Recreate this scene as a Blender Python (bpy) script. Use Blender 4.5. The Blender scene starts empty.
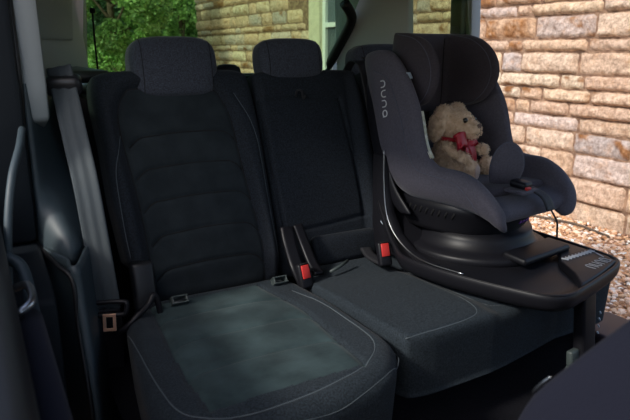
import bpy, bmesh, math, random
import numpy as np
from mathutils import Vector, Matrix, Euler, noise
C = bpy.context.scene.collection
PI = math.pi
rng = random.Random(7)
nrg = np.random.RandomState(5)

# ------------------------------------------------------------------ helpers
def link(name, me, mat=None, parent=None, smooth=True):
    o = bpy.data.objects.new(name, me); C.objects.link(o)
    if mat is not None and not me.materials: me.materials.append(mat)
    if smooth:
        me.polygons.foreach_set('use_smooth', [True]*len(me.polygons))
    if parent: o.parent = parent
    return o
def mesh(name, verts, faces, mat=None, parent=None, smooth=True):
    me = bpy.data.meshes.new(name); me.from_pydata([tuple(v) for v in verts], [], faces); me.update()
    return link(name, me, mat, parent, smooth)
def from_bm(name, bm, mat=None, parent=None, smooth=True):
    me = bpy.data.meshes.new(name); bm.to_mesh(me); bm.free()
    return link(name, me, mat, parent, smooth)
def tag(o, label=None, cat=None, group=None, kind=None):
    if label: o['label'] = label
    if cat: o['category'] = cat
    if group: o['group'] = group
    if kind: o['kind'] = kind
    return o
def struct(o, label=None):
    o['kind'] = 'structure'
    if label: o['label'] = label
    return o
def thing(name, label, cat, loc=(0,0,0), rz=0, group=None):
    o = bpy.data.objects.new(name, None); C.objects.link(o)
    o.location = loc; o.rotation_euler = (0,0,rz); o.empty_display_size = .1
    return tag(o, label, cat, group)
def keep(o, parent):            # parent while the mesh is already in world coordinates
    o.parent = parent
    m = Matrix.Translation(parent.location) @ parent.rotation_euler.to_matrix().to_4x4()
    o.matrix_parent_inverse = m.inverted()
    return o
def bake(o):
    dg = bpy.context.evaluated_depsgraph_get()
    me = bpy.data.meshes.new_from_object(o.evaluated_get(dg))
    mats = list(o.data.materials)
    o.modifiers.clear(); o.data = me
    if not me.materials:
        for m in mats: me.materials.append(m)
    me.polygons.foreach_set('use_smooth', [True]*len(me.polygons))
    return o
def subsurf(o, n=1):
    m = o.modifiers.new('s', 'SUBSURF'); m.levels = n; m.render_levels = n; return o
def bevel(o, w, n=3, ang=.6):
    m = o.modifiers.new('b', 'BEVEL'); m.width = w; m.segments = n; m.limit_method = 'ANGLE'; m.angle_limit = ang
    m.harden_normals = False
    return o
def solid(o, t, off=1):
    m = o.modifiers.new('t', 'SOLIDIFY'); m.thickness = t; m.offset = off; return o
def gridmesh(name, rows, mat=None, parent=None, close_u=False, close_v=False, caps=False):
    nv = len(rows); nu = len(rows[0]); V = [p for r in rows for p in r]; F = []
    for j in range(nv if close_v else nv-1):
        for i in range(nu if close_u else nu-1):
            a = j*nu+i; b = j*nu+(i+1) % nu; c = ((j+1) % nv)*nu+(i+1) % nu; d = ((j+1) % nv)*nu+i
            F.append((a, b, c, d))
    if caps:
        F.append(tuple(range(nu-1, -1, -1))); F.append(tuple((nv-1)*nu+i for i in range(nu)))
    return mesh(name, V, F, mat, parent)
def box(name, size, loc, mat, parent=None, rot=(0,0,0), r=.01, seg=3, taper=None):
    bm = bmesh.new(); bmesh.ops.create_cube(bm, size=1)
    for v in bm.verts:
        if taper and v.co.z < 0: v.co.x *= taper[0]; v.co.y *= taper[1]
        v.co = Vector((v.co.x*size[0], v.co.y*size[1], v.co.z*size[2]))
    if r > 0: bmesh.ops.bevel(bm, geom=bm.edges[:], offset=r, segments=seg, profile=.5, affect='EDGES')
    bm.transform(Matrix.Translation(loc) @ Euler(rot).to_matrix().to_4x4())
    return from_bm(name, bm, mat, parent)
def prism(name, pts, axis, a, b, mat, parent=None, r=.006, seg=2):
    """outline pts in the two other axes, extruded along axis from a to b"""
    bm = bmesh.new()
    def P(p, t):
        return {'x': (t, p[0], p[1]), 'y': (p[0], t, p[1]), 'z': (p[0], p[1], t)}[axis]
    lo = [bm.verts.new(P(p, a)) for p in pts]; hi = [bm.verts.new(P(p, b)) for p in pts]; n = len(pts)
    bm.faces.new(lo[::-1]); bm.faces.new(hi)
    for i in range(n): bm.faces.new((lo[i], lo[(i+1) % n], hi[(i+1) % n], hi[i]))
    bmesh.ops.recalc_face_normals(bm, faces=bm.faces[:])
    if r > 0: bmesh.ops.bevel(bm, geom=[e for e in bm.edges if e.calc_face_angle(0) > .7], offset=r, segments=seg, profile=.5, affect='EDGES')
    o = from_bm(name, bm, mat, parent, smooth=True)
    me = o.data
    try: me.set_sharp_from_angle(angle=.7)
    except Exception: pass
    return o
def smoothpath(pts, n=8, closed=False):
    P = [Vector(p) for p in pts]; out = []; m = len(P)
    for i in range(m if closed else m-1):
        p1, p2 = P[i], P[(i+1) % m]
        p0 = P[(i-1) % m] if closed or i > 0 else p1*2-p2
        p3 = P[(i+2) % m] if closed or i+2 < m else p2*2-p1
        for k in range(n):
            t = k/n
            out.append(.5*((2*p1)+(p2-p0)*t+(2*p0-5*p1+4*p2-p3)*t*t+(3*p1-p0-3*p2+p3)*t**3))
    if not closed: out.append(P[-1].copy())
    return out
def tube_geo(path, r, n=8, V=None, F=None, closed=False):
    V = [] if V is None else V; F = [] if F is None else F
    m = len(path); up = None; base = len(V)
    for i, p in enumerate(path):
        if closed: d = path[(i+1) % m]-path[i-1]
        else: d = path[min(i+1, m-1)]-path[max(i-1, 0)]
        d = d.normalized() if d.length > 0 else Vector((0,0,1))
        if up is None:
            up = Vector((0,0,1)) if abs(d.z) < .9 else Vector((1,0,0))
        x = up-d*up.dot(d); x.normalize(); up = x; y = d.cross(x)
        rr = r(i/max(m-1,1)) if callable(r) else r
        for k in range(n):
            a = 2*PI*k/n; V.append(p+x*math.cos(a)*rr+y*math.sin(a)*rr)
    for i in range(m if closed else m-1):
        for k in range(n):
            a = base+i*n+k; b = base+i*n+(k+1) % n; c = base+((i+1) % m)*n+(k+1) % n; d = base+((i+1) % m)*n+k
            F.append((a, b, c, d))
    if not closed:
        F.append(tuple(base+k for k in range(n-1,-1,-1))); F.append(tuple(base+(m-1)*n+k for k in range(n)))
    return V, F
def tube(name, path, r, mat, parent=None, n=8, sm=0, closed=False):
    path = smoothpath(path, sm, closed) if sm else [Vector(p) for p in path]
    V, F = tube_geo(path, r, n, closed=closed)
    return mesh(name, V, F, mat, parent)
def tubes(name, paths, r, mat, parent=None, n=6):
    V, F = [], []
    for p in paths: tube_geo([Vector(q) for q in p], r, n, V, F)
    return mesh(name, V, F, mat, parent)
def ribbon(name, path, widthdir, w, t, mat, parent=None, sm=8, rows=9, ridge=0):
    """a webbing: flat strip of width w and thickness t; widthdir may be one vector or one per point"""
    P = smoothpath(path, sm); n = len(P)
    wd = widthdir if isinstance(widthdir, list) else [widthdir]*len(path)
    W = smoothpath([Vector(x).normalized() for x in wd], sm)
    R = []
    for i, p in enumerate(P):
        d = (P[min(i+1, n-1)]-P[max(i-1, 0)]).normalized(); x = W[i]-d*W[i].dot(d); x.normalize(); nrm = d.cross(x)
        row = []
        for k in range(rows):
            u = -1+2*k/(rows-1); row.append(p+x*u*w/2+nrm*(t/2+ridge*math.cos(u*PI*2.5)))
        for k in range(rows):
            u = 1-2*k/(rows-1); row.append(p+x*u*w/2+nrm*(-t/2+ridge*math.cos(u*PI*2.5)))
        R.append(row)
    return gridmesh(name, R, mat, parent, close_u=True, caps=True)
def text(name, s, size, M, mat, parent=None, depth=.0008):
    cu = bpy.data.curves.new(name, 'FONT'); cu.body = s; cu.size = size; cu.extrude = depth; cu.align_x = 'CENTER'; cu.align_y = 'CENTER'
    o = bpy.data.objects.new(name, cu); C.objects.link(o)
    dg = bpy.context.evaluated_depsgraph_get(); me = bpy.data.meshes.new_from_object(o.evaluated_get(dg))
    bpy.data.objects.remove(o); me.transform(M)
    me.materials.clear()
    return link(name, me, mat, parent, smooth=False)

# rounded wordmark of four linked letters n-u-n-a drawn as strokes
def lines(name, paths, r, mt, parent=None, seat=None):
    for p in paths:
        o = tubes(name, [p], r, mt)
        if seat is not None: keep(o, seat)
        elif parent: o.parent = parent
def wordmark(name, M, h, mat, parent, r):
    def arc(cx, cy, rr, a0, a1, n=10): return [(cx+rr*math.cos(math.radians(a0+(a1-a0)*i/n)), cy+rr*math.sin(math.radians(a0+(a1-a0)*i/n))) for i in range(n+1)]
    L = []; R_ = .5
    x = 0; L.append([(x, 0), (x, .5)]+arc(x+R_, .5, R_, 180, 0)+[(x+1, 0)])
    x = 1.55; L.append([(x, 1), (x, .5)]+arc(x+R_, .5, R_, 180, 360)+[(x+1, 1)])
    x = 3.1; L.append([(x, 0), (x, .5)]+arc(x+R_, .5, R_, 180, 0)+[(x+1, 0)])
    x = 4.65; L.append([(x+1, 0), (x+1, .5)]+arc(x+R_, .5, R_, 0, 360, 20)); 
    V, F = [], []
    for l in L: tube_geo([M @ Vector(((p[0]-2.8)*h, (p[1]-.5)*h, 0)) for p in l], r, 6, V, F)
    return mesh(name, V, F, mat, parent)

# ------------------------------------------------------------------ materials
def mat(name, col, rough=.6, metal=0, spec=.5, sheen=0, bump=0, bscale=200, var=0, vscale=12, col2=None, coat=0, attr=None, detail=3, bdist=.002, bmp2=None):
    m = bpy.data.materials.new(name); m.use_nodes = True; nt = m.node_tree; N = nt.nodes; Lk = nt.links
    b = N['Principled BSDF']; b.inputs['Roughness'].default_value = rough; b.inputs['Metallic'].default_value = metal
    b.inputs['Specular IOR Level'].default_value = spec; b.inputs['Coat Weight'].default_value = coat
    b.inputs['Sheen Weight'].default_value = sheen; b.inputs['Sheen Roughness'].default_value = .4
    b.inputs['Base Color'].default_value = (*col, 1)
    tc = N.new('ShaderNodeTexCoord')
    if col2 or var:
        n1 = N.new('ShaderNodeTexNoise'); n1.inputs['Scale'].default_value = vscale; n1.inputs['Detail'].default_value = detail
        Lk.new(tc.outputs['Object'], n1.inputs['Vector'])
        rp = N.new('ShaderNodeValToRGB'); rp.color_ramp.elements[0].position = .35; rp.color_ramp.elements[1].position = .68
        c2 = col2 or tuple(min(1, c*(1+var)) for c in col)
        rp.color_ramp.elements[0].color = (*col, 1); rp.color_ramp.elements[1].color = (*c2, 1)
        Lk.new(n1.outputs['Fac'], rp.inputs['Fac']); Lk.new(rp.outputs['Color'], b.inputs['Base Color'])
    if attr:
        a = N.new('ShaderNodeAttribute'); a.attribute_name = attr
        Lk.new(a.outputs['Color'], b.inputs['Base Color'])
    if bump:
        n2 = N.new('ShaderNodeTexNoise'); n2.inputs['Scale'].default_value = bscale; n2.inputs['Detail'].default_value = 2
        Lk.new(tc.outputs['Object'], n2.inputs['Vector'])
        bp = N.new('ShaderNodeBump'); bp.inputs['Strength'].default_value = bump; bp.inputs['Distance'].default_value = bdist
        Lk.new(n2.outputs['Fac'], bp.inputs['Height']); Lk.new(bp.outputs['Normal'], b.inputs['Normal'])
    return m
M = {}
M['fabric'] = mat('seat_fabric', (.0080,.0105,.0145), .85, spec=.25, sheen=.05, bump=.6, bscale=420, var=1.6, vscale=260)
M['insert'] = mat('suede_insert', (.014,.019,.023), .95, spec=.2, sheen=.08, bump=.25, bscale=160, col2=(.022,.029,.034), vscale=16, detail=6)
M['suede'] = mat('suede_cushion', (.020,.035,.039), .95, spec=.2, sheen=.08, bump=.25, bscale=120, col2=(.044,.072,.078), vscale=11, detail=7)
M['headfab'] = mat('headrest_fabric', (.028,.032,.043), .85, spec=.3, sheen=.25, bump=.5, bscale=500, var=1.5, vscale=330)
M['cushfab'] = mat('cushion_fabric', (.013,.018,.023), .85, spec=.2, sheen=.04, bump=.6, bscale=420, var=1.4, vscale=260)
M['pipe'] = mat('light_stitching', (.075,.095,.11), .7)
M['dstitch'] = mat('dark_seam', (.004,.004,.005), .9)
M['plastic'] = mat('black_plastic', (.012,.013,.016), .42, bump=.12, bscale=500)
M['gloss'] = mat('satin_black_plastic', (.009,.009,.012), .44, spec=.3)
M['trim'] = mat('dark_teal_trim', (.035,.052,.062), .5, bump=.2, bscale=600)
M['greytrim'] = mat('grey_pillar_trim', (.46,.50,.50), .75, bump=.1, bscale=300)
M['greytrim2'] = mat('darker_grey_trim', (.36,.40,.40), .8, bump=.1, bscale=300)
M['lighttrim'] = mat('pale_trim', (.24,.27,.28), .7)
M['headliner'] = mat('headliner', (.25,.26,.26), .9)
M['carpet'] = mat('black_carpet', (.006,.006,.008), 1, spec=.1, bump=.8, bscale=300, var=.8, vscale=200)
M['rubber'] = mat('rubber_seal', (.006,.006,.007), .5)
M['paint'] = mat('dark_car_paint', (.006,.009,.013), .55, spec=.3)
M['red'] = mat('red_button', (.62,.035,.03), .45)
M['chrome'] = mat('orange_lit_metal', (.85,.50,.34), .4, metal=.8)  # belt tongue metal, the orange light on it put into the colour
M['steel'] = mat('brushed_steel', (.5,.52,.55), .35, metal=1)
M['webbing'] = mat('belt_webbing', (.040,.052,.060), .7, sheen=.1, bump=.5, bscale=700)
M['webdark'] = mat('black_webbing', (.018,.018,.022), .6, bump=.5, bscale=700)
M['cfab'] = mat('child_seat_fabric', (.076,.070,.090), .85, sheen=.15, bump=.35, bscale=600, var=.35, vscale=200)
M['cfab2'] = mat('child_seat_fabric_inner', (.046,.038,.048), .9, sheen=.12, bump=.35, bscale=600, var=.3, vscale=200)
M['cpipe'] = mat('child_seat_piping', (.09,.095,.13), .7)
M['white'] = mat('white_mark', (.75,.76,.78), .6)
M['lime'] = mat('pale_sticker', (.72,.70,.58), .6, col2=(.45,.42,.25), vscale=60)
M['purple'] = mat('purple_mark', (.22,.08,.40), .4)
M['sill'] = mat('sill_plate', (.055,.045,.062), .45, bump=.2, bscale=200)
M['fur'] = mat('teddy_fur', (.64,.44,.28), .95, sheen=.4, bump=.9, bscale=150, col2=(.84,.64,.45), vscale=60, bdist=.004)
M['paw'] = mat('paw_pad', (.66,.48,.40), .9, sheen=.2)
M['ribbon'] = mat('red_satin_ribbon', (.42,.003,.018), .4, sheen=.1, bump=.3, bscale=60)
M['eye'] = mat('black_eye', (.004,.003,.003), .12, coat=1)
M['nose'] = mat('stitched_nose', (.16,.10,.075), .8)
M['bark'] = mat('bark', (.07,.05,.035), .95, bump=.8, bscale=30, var=.8, vscale=14)
M['whitepaint'] = mat('white_window_paint', (.72,.74,.76), .5)
M['cream'] = mat('cream_stone', (.55,.50,.38), .9, bump=.4, bscale=60, var=.2)
M['eave'] = mat('brown_eave_board', (.16,.13,.11), .8, bump=.3, bscale=40, var=.4)
M['tile'] = mat('roof_tiles', (.16,.10,.08), .9, bump=.5, bscale=30, var=.5)
M['inglass'] = mat('dark_house_pane', (.05,.08,.11), .06, spec=.9)
M['frontfab'] = mat('front_seat_cloth', (.012,.013,.024), .9, spec=.2, sheen=.04, bump=.3, bscale=400)
M['tag'] = mat('pale_blue_tag', (.50,.60,.70), .6)
M['greyfoot'] = mat('grey_green_plastic', (.05,.065,.065), .5)

def glass(name, col, fac=.06):
    m = bpy.data.materials.new(name); m.use_nodes = True; nt = m.node_tree; nt.nodes.clear(); N = nt.nodes; Lk = nt.links
    o = N.new('ShaderNodeOutputMaterial'); mx = N.new('ShaderNodeMixShader'); t = N.new('ShaderNodeBsdfTransparent'); g = N.new('ShaderNodeBsdfGlossy')
    t.inputs['Color'].default_value = (*col, 1); g.inputs['Roughness'].default_value = .03; mx.inputs['Fac'].default_value = fac
    Lk.new(t.outputs[0], mx.inputs[1]); Lk.new(g.outputs[0], mx.inputs[2]); Lk.new(mx.outputs[0], o.inputs[0]); return m
M['tint'] = glass('tinted_rear_glass', (.66,.78,.62))
M['tint2'] = glass('tinted_quarter_glass', (.62,.72,.58))

def stone_mat():
    m = mat('wall_stone', (.6,.4,.3), .92, spec=.2)
    nt = m.node_tree; N = nt.nodes; Lk = nt.links; b = N['Principled BSDF']
    tc = N.new('ShaderNodeTexCoord'); at = N.new('ShaderNodeAttribute'); at.attribute_name = 'col'
    def nz(s, d=6, r=.6):
        n = N.new('ShaderNodeTexNoise'); n.inputs['Scale'].default_value = s; n.inputs['Detail'].default_value = d; n.inputs['Roughness'].default_value = r
        Lk.new(tc.outputs['Object'], n.inputs['Vector']); return n
    def ramp(n, p0, p1, c0, c1):
        r = N.new('ShaderNodeValToRGB'); r.color_ramp.elements[0].position = p0; r.color_ramp.elements[1].position = p1
        r.color_ramp.elements[0].color = (*c0, 1); r.color_ramp.elements[1].color = (*c1, 1); Lk.new(n.outputs['Fac'], r.inputs['Fac']); return r
    def mix(f, a, bb, mode='MIX'):
        x = N.new('ShaderNodeMix'); x.data_type = 'RGBA'; x.blend_type = mode
        if isinstance(f, float): x.inputs[0].default_value = f
        else: Lk.new(f, x.inputs[0])
        Lk.new(a, x.inputs[6])
        if isinstance(bb, tuple): x.inputs[7].default_value = (*bb, 1)
        else: Lk.new(bb, x.inputs[7])
        return x.outputs[2]
    n1 = nz(9); r1 = ramp(n1, .50, .66, (0,0,0), (1,1,1))
    c = mix(r1.outputs['Color'], at.outputs['Color'], (.78,.48,.28))         # warm rust bloom
    n1.inputs['Roughness'].default_value = .7
    x = N.new('ShaderNodeMix'); x.data_type = 'RGBA'; x.inputs[0].default_value = .55; Lk.new(at.outputs['Color'], x.inputs[7]); Lk.new(c, x.inputs[6]); c = x.outputs[2]
    r2 = ramp(nz(26, 8, .75), .36, .66, (.44,.38,.34), (1.12,1.10,1.07)); c = mix(1.0, c, r2.outputs['Color'], 'MULTIPLY')
    r3 = ramp(nz(80, 3, .8), .3, .7, (.80,.78,.76), (1.1,1.1,1.1)); c = mix(1.0, c, r3.outputs['Color'], 'MULTIPLY')
    Lk.new(c, b.inputs['Base Color'])
    bp = N.new('ShaderNodeBump'); bp.inputs['Strength'].default_value = .9; bp.inputs['Distance'].default_value = .02
    Lk.new(nz(38, 6, .7).outputs['Fac'], bp.inputs['Height']); Lk.new(bp.outputs['Normal'], b.inputs['Normal'])
    return m
M['stone'] = stone_mat()
M['mortar'] = mat('mortar', (.15,.085,.055), 1, bump=.8, bscale=50, col2=(.36,.23,.15), vscale=25)
M['gravel'] = mat('gravel_bed', (.12,.07,.045), 1, bump=1, bscale=60, col2=(.30,.19,.12), vscale=40, bdist=.01)
M['pebble'] = mat('pebbles', (.5,.4,.3), .8, attr='col', bump=.3, bscale=90)
def leaf_mat(name):
    m = bpy.data.materials.new(name); m.use_nodes = True; nt = m.node_tree; N = nt.nodes; Lk = nt.links; b = N['Principled BSDF']
    a = N.new('ShaderNodeAttribute'); a.attribute_name = 'col'; Lk.new(a.outputs['Color'], b.inputs['Base Color'])
    b.inputs['Roughness'].default_value = .5
    t = N.new('ShaderNodeBsdfTranslucent'); mx = N.new('ShaderNodeMixShader'); mx.inputs[0].default_value = .35
    Lk.new(a.outputs['Color'], t.inputs['Color']); out = N['Material Output']
    Lk.new(b.outputs[0], mx.inputs[1]); Lk.new(t.outputs[0], mx.inputs[2]); Lk.new(mx.outputs[0], out.inputs[0]); return m
M['leaf'] = leaf_mat('leaves')

def setcol(me, cols):      # per-face-corner colour from per-face list
    a = me.color_attributes.new('col', 'FLOAT_COLOR', 'POINT')
    a.data.foreach_set('color', np.asarray(cols, dtype=np.float32).ravel())

# ------------------------------------------------------------------ pad surfaces (cushions, backrests)
def seg_dist(X, Y, pl):
    d = np.full(X.shape, 9.)
    for (x0, y0), (x1, y1) in zip(pl[:-1], pl[1:]):
        dx, dy = x1-x0, y1-y0; L2 = dx*dx+dy*dy+1e-12
        t = np.clip(((X-x0)*dx+(Y-y0)*dy)/L2, 0, 1)
        d = np.minimum(d, np.hypot(X-x0-t*dx, Y-y0-t*dy))
    return d
def crv(pts, n=8):
    return [(p.x, p.y) for p in smoothpath([(x, y, 0) for x, y in pts], n)]
class Pad:
    """soft pad: rounded quad in a local frame (o, ax, ay, an)"""
    def __init__(s, xl, xr, y0, y1, frame, R=.04, corner=.25, n=(90, 100), hfun=None, grooves=(), depth=.1, power=8, inset=.0):
        s.o, s.ax, s.ay, s.an = [Vector(q) for q in frame]
        s.R, s.hfun, s.grooves = R, hfun, grooves
        nu, nv = n
        def sp(n):
            t = np.linspace(-1, 1, n); return .55*t+.45*np.sin(PI*t/2)
        u, v = np.meshgrid(sp(nu), sp(nv))
        uu = u*np.sqrt(1-corner*np.abs(v)**power); vv = v*np.sqrt(1-corner*np.abs(u)**power)
        fx = lambda f, a: np.vectorize(f)(a) if callable(f) else np.full(np.shape(a), float(f))
        t = (vv+1)/2
        # ends may bow with x
        def XY(uu, vv):
            t = (vv+1)/2; q = (uu+1)/2
            Y0 = fx(y0, q); Y1 = fx(y1, q); Y = Y0*(1-t)+Y1*t
            X0 = fx(xl, t); X1 = fx(xr, t)
            return X0*(1-q)+X1*q, Y
        X, Y = XY(uu, vv)
        s.outline = np.concatenate([np.stack([X[0], Y[0]], 1), np.stack([X[:, -1], Y[:, -1]], 1)[1:], np.stack([X[-1][::-1], Y[-1][::-1]], 1)[1:], np.stack([X[:, 0][::-1], Y[:, 0][::-1]], 1)[1:]])
        s.X, s.Y = X, Y; s.nu, s.nv = nu, nv; s.depth = depth; s.inset = inset
        s.Z = s.height(X, Y)
    def height(s, X, Y):
        d = np.full(X.shape, 9.); P = s.outline
        for i in range(len(P)-1):
            (x0, y0), (x1, y1) = P[i], P[i+1]
            dx, dy = x1-x0, y1-y0; L2 = dx*dx+dy*dy+1e-12
            t = np.clip(((X-x0)*dx+(Y-y0)*dy)/L2, 0, 1); d = np.minimum(d, np.hypot(X-x0-t*dx, Y-y0-t*dy))
        q = np.clip(d/s.R, 0, 1); Z = -s.R*(1-np.sqrt(np.maximum(0, 1-(1-q)**2)))
        if s.hfun: Z = Z+s.hfun(X, Y, d)
        for pl, w, dep in s.grooves: Z = Z-dep*np.exp(-(seg_dist(X, Y, pl)/w)**2)*np.clip(d/.01, 0, 1)
        return Z
    def world(s, x, y, z): return s.o+s.ax*float(x)+s.ay*float(y)+s.an*float(z)
    def build(s, name, mt, parent, m2=None, sel=None):
        V = [s.world(x, y, z) for x, y, z in zip(s.X.ravel(), s.Y.ravel(), s.Z.ravel())]; F = []; nu, nv = s.nu, s.nv
        for j in range(nv-1):
            for i in range(nu-1):
                a = j*nu+i; F.append((a, a+1, a+nu+1, a+nu))
        ring = [i for i in range(nu)]+[j*nu+nu-1 for j in range(1, nv)]+[(nv-1)*nu+i for i in range(nu-2, -1, -1)]+[j*nu for j in range(nv-2, 0, -1)]
        cx, cy = s.X.mean(), s.Y.mean(); prev = ring
        for k in range(1, 9):
            f = k/8; cur = []
            for r in ring:
                x, y, z = s.X.flat[r], s.Y.flat[r], s.Z.flat[r]
                sc = 1-s.inset*f; bul = 1+.0
                cur.append(len(V)); V.append(s.world(cx+(x-cx)*sc*bul, cy+(y-cy)*sc*bul, z*(1-f)-s.depth*f))
            n = len(ring)
            for i in range(n): F.append((prev[i], cur[i], cur[(i+1) % n], prev[(i+1) % n]))
            prev = cur
        F.append(tuple(prev))
        o = mesh(name, V, F, mt, parent)
        if m2:
            o.data.materials.append(m2); X, Y = s.X, s.Y
            for j in range(nv-1):
                for i in range(nu-1):
                    if sel(.5*(X[j, i]+X[j, i+1]), .5*(Y[j, i]+Y[j+1, i])): o.data.polygons[j*(nu-1)+i].material_index = 1
        return o
    def line(s, pts, off=.0005):
        A = np.array([p[:2] for p in pts]); Z = s.height(A[:, 0], A[:, 1])
        return [s.world(x, y, z+off) for (x, y), z in zip(A, Z)]

def poly_in(pl):
    def f(x, y):
        c = False; j = len(pl)-1
        for i in range(len(pl)):
            if (pl[i][1] > y) != (pl[j][1] > y) and x < (pl[j][0]-pl[i][0])*(y-pl[i][1])/(pl[j][1]-pl[i][1])+pl[i][0]: c = not c
            j = i
        return c
    return f
def interp(xs, ys): return lambda t: float(np.interp(t, xs, ys))
sstep = lambda x, a, b: (lambda t: t*t*(3-2*t))(np.clip((x-a)/(b-a), 0, 1))

# ------------------------------------------------------------------ rear seat, left single section
Lb = math.hypot(.18, .61); AY = (0, .18/Lb, .61/Lb); AN = (0, -.61/Lb, .18/Lb)
BACK = ((0, 1.62, .72), (1,0,0), AY, AN)
seatL = thing('rear_bench', 'black outer rear seat with ribbed suede-like insert, beside the hanging belt with metal tongue coloured orange-lit', 'car seat', (.53, 1.4, .45))
# backrest
insL = [(.385,-.03),(.383,.0),(.385,.113),(.376,.284),(.358,.427),(.352,.52),(.375,.582),(.42,.60)]
insR = [(.60,.60),(.645,.585),(.668,.545),(.685,.494),(.700,.354),(.715,.245),(.73,.119),(.734,.0),(.734,-.03)]
ins_poly = insL+insR
gro = []
for s_, xa, xb in ((.462,.372,.690),(.370,.380,.700),(.276,.388,.714),(.178,.398,.725),(.080,.40,.730)):
    gro.append(crv([(xa, s_-.030),(xa+.030, s_-.006),(xa+.07, s_),((xa+xb)/2, s_+.006),(xb-.06, s_+.004),(xb-.025, s_-.004),(xb, s_-.028)]))
insc = crv(ins_poly, 4)
def h_left(X, Y, d):
    inside = np.vectorize(poly_in(ins_poly))(X, Y)
    dd = seg_dist(X, Y, insc); sd = np.where(inside, -dd, dd)
    bol = sstep(sd, -.004, .03)*.026*(1-.55*sstep(Y, .42, .60))
    puff = 0
    for k in range(len(gro)+1):
        pass
    rib = np.where(inside, .0012*np.cos((Y-.037)/.0955*2*PI+PI)*sstep(-sd, 0, .03)*(Y < .52), 0)
    low = -.02*np.exp(-((Y-0)/.05)**2)
    return bol+rib+low
xl = interp([0,.16,.20,.45,.7,.93,1], [.345,.345,.322,.305,.300,.287,.285]); xr = interp([0,1],[.786,.768])
bseamL = crv([(.352,.470),(.338,.425),(.326,.385),(.321,.333),(.325,.205),(.331,.127)])
bseamR = crv([(.700,.575),(.735,.50),(.752,.43),(.758,.36),(.765,.20),(.778,.04)])
frame_s = crv([(.352,.470),(.338,.53),(.348,.592)])
padBL = Pad(xl, xr, -.02, .655, BACK, R=.038, corner=.10, n=(110,130), hfun=h_left, grooves=[(g, .005, .007) for g in gro]+[(insc, .005, .006), (bseamL, .004,.004), (bseamR,.004,.004)], depth=.10)
bl = padBL.build('backrest', M['fabric'], None, M['insert'], poly_in(ins_poly)); keep(bl, seatL)
lines('piping', [padBL.line(bseamL), padBL.line(bseamR)], .0012, M['pipe'], seat=bl)
lines('seam', [padBL.line(g, .0008) for g in gro]+[padBL.line(insc, .0)], .0022, M['dstitch'], seat=bl)
# cushion
yfl = interp([0,.15,.45,.8,1], [.90,.885,.885,.925,.965])
xlc = interp([0,1], [.20,.285]); xrc = interp([0,.25,1], [.79,.80,.80])
frC = ((0,0,.745), (1,0,0), (0,1,0), (0,0,1))
pipeC = crv([(.268,1.44),(.262,1.30),(.256,1.12),(.262,1.00),(.300,.955),(.40,.936),(.52,.944),(.64,.972),(.70,1.005),(.738,1.05),(.755,1.11),(.760,1.22),(.755,1.34),(.735,1.46)])
pipe2 = crv([(.80,1.20),(.797,1.08),(.77,1.0),(.70,.950),(.60,.915),(.50,.898),(.38,.895)])
insCL = [(.352,1.55),(.345,1.44),(.325,1.25),(.315,1.10),(.318,.975)]
insCR = [(.668,.985),(.676,1.10),(.690,1.25),(.688,1.40),(.672,1.55)]
inC = insCL+insCR
lat = [crv([(.330,1.25),(.36,1.275),(.45,1.285),(.58,1.282),(.66,1.275),(.69,1.25)]), crv([(.345,1.42),(.38,1.44),(.5,1.446),(.62,1.44),(.688,1.41)]), crv([(.318,1.10),(.35,1.125),(.45,1.137),(.58,1.135),(.65,1.125),(.676,1.10)])]
cgl = [crv(insCL), crv(insCR)]
def h_cush(X, Y, d):
    side = sstep(X, .35, .27)*.008+sstep(X, .665, .73)*.002
    dish = -.012*np.exp(-((Y-1.50)/.12)**2)
    lip = .006*np.exp(-((Y-1.02)/.09)**2)
    wr = np.array([noise.noise(Vector((x*9, y*14, 3))) for x, y in zip(X.ravel(), Y.ravel())]).reshape(X.shape)*.0022
    return side+dish+lip+wr
padCL = Pad(xlc, xrc, yfl, 1.60, frC, R=.045, corner=.22, n=(120,130), hfun=h_cush, grooves=[(g,.006,.004) for g in lat]+[(g,.007,.006) for g in cgl]+[(pipeC,.004,.003),(pipe2,.004,.003)], depth=.20, inset=.03, power=10)
cl = padCL.build('cushion', M['cushfab'], None, M['suede'], poly_in(inC)); keep(cl, seatL)
keep(tubes('piping', [padCL.line(pipeC)], .0016, M['pipe']), cl)
keep(tubes('stitching', [padCL.line(pipe2)], .0010, M['pipe']), cl)
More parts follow.
